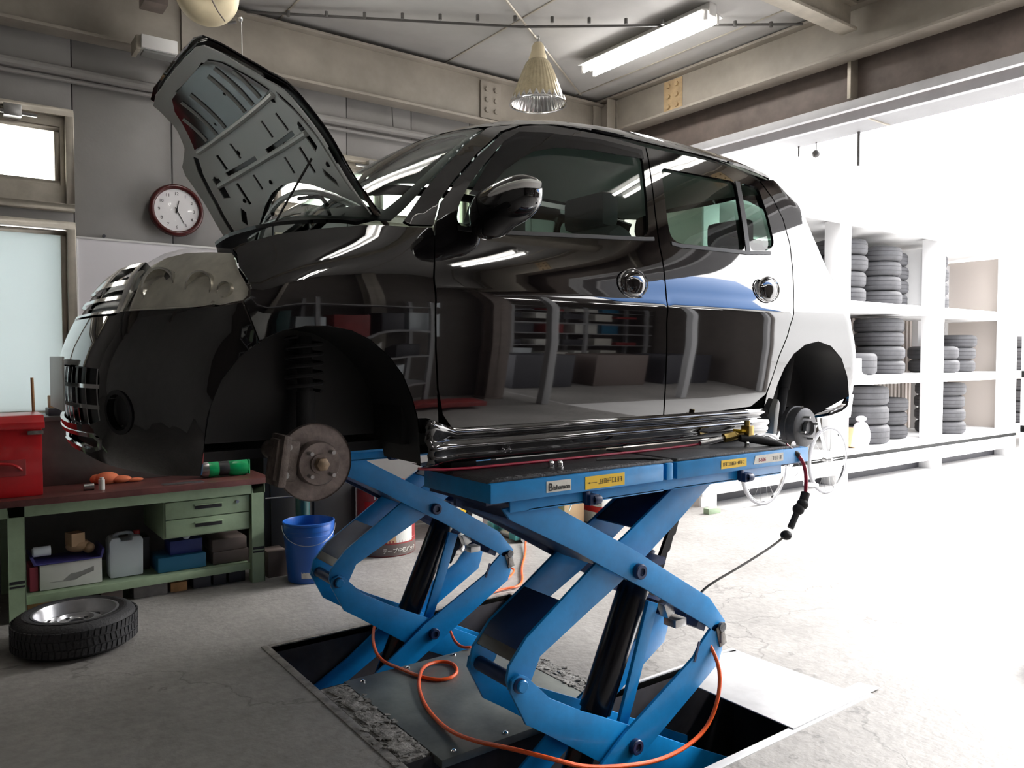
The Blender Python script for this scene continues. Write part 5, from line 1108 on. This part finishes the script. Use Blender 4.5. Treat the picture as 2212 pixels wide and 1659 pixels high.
def tyre_simple(x,y,z,R,W,label,group,proto=[None,None,None]):
    k=(R,W)
    if not hasattr(tyre_simple,'c'): tyre_simple.c={}
    if k in tyre_simple.c: return dup(tyre_simple.c[k],(x,y,z),label,group)
    r=thing('stored_tyre',(x,y,z),label,'tyre',group)
    b=G().lathe(tyre_prof(R,W,R*.62),(x,y,z),(0,0,1),36).lathe([(R*.62,W-.016),(R*.60,W*.5),(R*.62,.016)],(x,y,z),(0,0,1),36).build('rubber_tyre','tyre2',r,ang=50)
    for f in (.35,.65): G().lathe([(R+.0005,W*f-.004),(R+.0015,W*f-.004),(R+.0015,W*f+.004),(R+.0005,W*f+.004)],(x,y,z),(0,0,1),36).build('groove','black',b)
    tyre_simple.c[k]=r;return r
nm3={.35:'bottom',1.15:'middle',1.96:'top'};ordw=['lowest','second from below','third from below','topmost']
for sx,sy,z0,R,W,n,pos in ((6.20,5.05,1.96,.29,.185,3,'behind the car corner'),(7.25,5.05,1.96,.29,.185,3,'just left of the first white post'),(8.36,5.02,1.96,.29,.178,4,'just right of the first white post'),(9.06,4.98,1.96,.28,.170,4,'second right of the first white post'),(9.58,5.15,1.96,.27,.168,4,'left of the second white post'),(10.32,5.02,1.96,.28,.172,4,'right of the second white post'),
    (8.50,5.02,1.15,.34,.25,1,'large one at the left'),(9.16,4.98,1.15,.28,.165,4,'right of the large tyre'),(9.62,5.2,1.15,.26,.165,4,'behind the second white post'),(10.55,5.0,1.15,.30,.17,2,'right of the second white post'),(11.2,5.05,1.15,.28,.165,3,'in the last bay'),(6.9,5.05,1.15,.28,.17,4,'hidden side of the first post'),
    (8.75,5.03,.35,.36,.22,3,'big tyres left'),(10.72,4.98,.35,.30,.165,4,'in the last bay'),(9.50,5.1,.35,.28,.165,3,'left of the second white post'),(7.0,5.05,.35,.29,.17,3,'behind the rear wheel arch')):
    for k in range(n): tyre_simple(sx+random.uniform(-.012,.012),sy+random.uniform(-.012,.012),z0+k*(W+.002),R,W,'%s tyre, %s rack shelf, stack %s'%(ordw[k],nm3[z0],pos),'tyres stacked on the %s rack shelf'%nm3[z0])
# second rack far right
r2=thing('tyre_rack',(14,5.2,-.02),'far white tyre rack at the right edge','rack')
for x in (12.9,14.9): G().box(x-.1,x+.1,4.62,4.8,-.02,2.8).build('front_post','rack',r2,bev=.006)
for z in (.25,1.05): G().box(12.8,15,4.6,5.55,z,z+.1).build('shelf','rack',r2)
G().box(12.8,15,5.6,5.65,0,2.8).build('back','rackwall',r2);G().box(12.8,15,4.5,5.7,2.8,2.86).build('roof','rack',r2)
for k in range(4): tyre_simple(13.4,5.0,.35+k*.167,.28,.165,'%s tyre of the stack on the far right rack'%ordw[k],'tyres on the far right rack')
for k in range(3): tyre_simple(13.4,5.0,1.15+k*.172,.28,.17,'%s tyre on the upper shelf of the far right rack'%ordw[k],'tyres on the far right rack')
tag(G().sph((8.33,4.72,.47),.13,18,12,(1.0,.7,1.3)).sph((8.33,4.72,.66),.07,14,8,(1.2,.7,.5)).build('plastic_bag','bag'),'white knotted plastic bag on the bottom rack shelf','bag')
tag(G().box(8.05,8.22,4.66,4.74,.35,.56,rx=.3).build('tan_card','tan',bev=.01),'tan card leaning beside the white plastic bag','card')
bx('white_tin',8.05,8.45,4.72,4.9,1.15,1.34,'paper','white container on the middle rack shelf by the first post','container')
# bicycle
bi=thing('bicycle',(6.67,4.42,-.02),'white bicycle standing before the tyre rack, seen under the car','bicycle')
def bwheel(x):
    w=G().lathe([(.325+.016*math.cos(t*PI/4),.016*math.sin(t*PI/4)) for t in range(8)],(x,4.42,.32),(0,1,0),48,closed=True).build('tyre_ring','biketyre',bi)
    G().lathe([(.305,-.012),(.309,-.012),(.309,.012),(.305,.012)],(x,4.42,.32),(0,1,0),48,closed=True).build('rim','chrome',w)
    g=G()
    for k in range(18): a=2*PI*k/18;g.cyl((x,4.42+(.02 if k%2 else -.02),.32),(x+.306*math.cos(a),4.42,.32+.306*math.sin(a)),.0018,n=4)
    o=g.build('spokes','steel',w);o['kind']='stuff';G().cyl((x,4.37,.32),(x,4.47,.32),.02,n=12).build('axle','steel',w)
bwheel(6.15);bwheel(7.19)
G().tube([(6.15,4.42,.32),(6.55,4.42,.30)],.012,8).tube([(6.55,4.42,.30),(6.42,4.42,.80)],.016,8).tube([(6.55,4.42,.30),(7.0,4.42,.70)],.016,8).tube([(6.46,4.42,.60),(6.98,4.42,.78)],.016,8).tube([(6.15,4.42,.32),(6.44,4.42,.72)],.011,8).tube([(7.19,4.42,.32),(7.05,4.42,.62),(6.96,4.42,.95)],.014,8,1).build('frame','bike',bi)
G().box(6.30,6.52,4.36,4.48,.80,.86).build('saddle','seat',bi,bev=.02)
G().tube([(6.80,4.18,.98),(6.95,4.24,1.0),(6.97,4.42,.97),(6.95,4.60,1.0),(6.80,4.66,.98)],.012,8,1).build('handlebar','bike',bi)
G().prism([(7.03,.75),(7.33,.75),(7.38,.98),(7.0,.98)],'y',4.26,4.58).build('basket','rack',bi,bev=.01)
G().lathe([(.085,0),(.09,.004),(.085,.008)],(6.55,4.37,.30),(0,1,0),24,closed=True).build('chain_ring','steel',bi)
G().box(6.62,6.72,4.22,4.32,.13,.15).box(6.40,6.48,4.5,4.6,.42,.44).tube([(6.55,4.34,.30),(6.66,4.32,.14)],.01,6).build('pedal','bike',bi)
G().tube([(6.12+.34*math.cos(t*.2+.3),4.42,.33+.35*math.sin(t*.2+.3)) for t in range(10)],.012,6).build('mudguard','bike',bi)
bx('wheel_chock',5.30,5.46,4.36,4.42,0.0,.05,'green','small dark green block on the bright floor beyond the lifts','block')
# ---------------- what the black paint mirrors: the shop behind and the yard beyond ----------------
tag(G().box(18,18.3,-14,12,-.02,4.4).build('neighbour_house','tilewall'),'long white building across the yard','building')
sr=thing('store_rack',(2.2,-2.9,0),'grey steel storage rack along the wall behind the photographer','rack')
for x in (-.2,1.2,2.6,4.0): 
    for y in (-3.12,-2.62): G().box(x-.025,x+.025,y-.025,y+.025,0,2.2).build('post','shelfsteel',sr)
for z in (.35,.85,1.35,1.9): G().box(-.22,4.02,-3.14,-2.6,z,z+.03).build('shelf','shelfsteel',sr)
cols=['paper','dteal','jug','brownbox','redd','paper','crate','tan','dbox','labelw','dbox','green','labelw','brownbox']
r=random.Random(5);k=0
for z in (.38,.88,1.38):
    x=-.1
    while x<3.8:
        w_=r.uniform(.22,.45);h_=r.uniform(.15,.36);m_=cols[r.randrange(len(cols))]
        bx('storage_box',x,x+w_,-3.05,-2.68,z,z+h_,m_,'assorted box or tub standing on the storage shelves behind the photographer','box','boxes on the storage rack');x+=w_+r.uniform(.04,.2);k+=1
tb_=thing('side_table',(1.6,-1.75,0),'low table behind the photographer','table')
G().box(.6,2.9,-2.1,-1.5,.70,.74).build('table_top','paper',tb_,bev=.004)
for x in (.65,2.8):
    for y in (-2.05,-1.6): G().box(x,x+.05,y,y+.05,0,.70).build('leg','shelfsteel',tb_)
bx('orange_basket',1.5,1.8,-1.95,-1.7,.74,.86,'orangep','orange basket on the low table','basket')
bx('teal_carton',2.0,2.3,-1.95,-1.7,.74,.94,'tealbox','teal carton on the low table','box')
bx('red_trolley',2.3,3.3,-2.5,-2.2,.05,.12,'redd','low red creeper board on the floor','creeper')
bx('red_trolley',3.5,4.5,-2.5,-2.2,.05,.12,'redd','second low red creeper board on the floor','creeper')
sr2=thing('store_rack',(8.7,-5.6,0),'long grey storage rack in the wing across the yard','rack')
for x in (5.5,7.0,8.5,9.9):
    for y in (-5.85,-5.35): G().box(x-.03,x+.03,y-.03,y+.03,0,2.3).build('post','shelfsteel',sr2)
for z in (.45,1.0,1.55,2.1): G().box(5.4,10.0,-5.9,-5.3,z,z+.03).build('shelf','shelfsteel',sr2)
for z in (.48,1.03,1.58):
    x=5.6
    while x<9.3:
        w_=r.uniform(.25,.6);h_=r.uniform(.15,.42);m_=cols[r.randrange(len(cols))]
        bx('storage_box',x,x+w_,-5.8,-5.38,z,z+h_,m_,'assorted box or tub on the long storage rack in the wing','box','boxes on the wing storage rack');x+=w_+r.uniform(.03,.3)
for k in range(3):
    x=5.9+k*1.4;bx('low_counter',x,x+1.0,-4.4,-3.7,0,.72,('dbox','brownbox','dbox')[k],'counter or trolley standing in the wing across the yard','counter','counters in the wing')
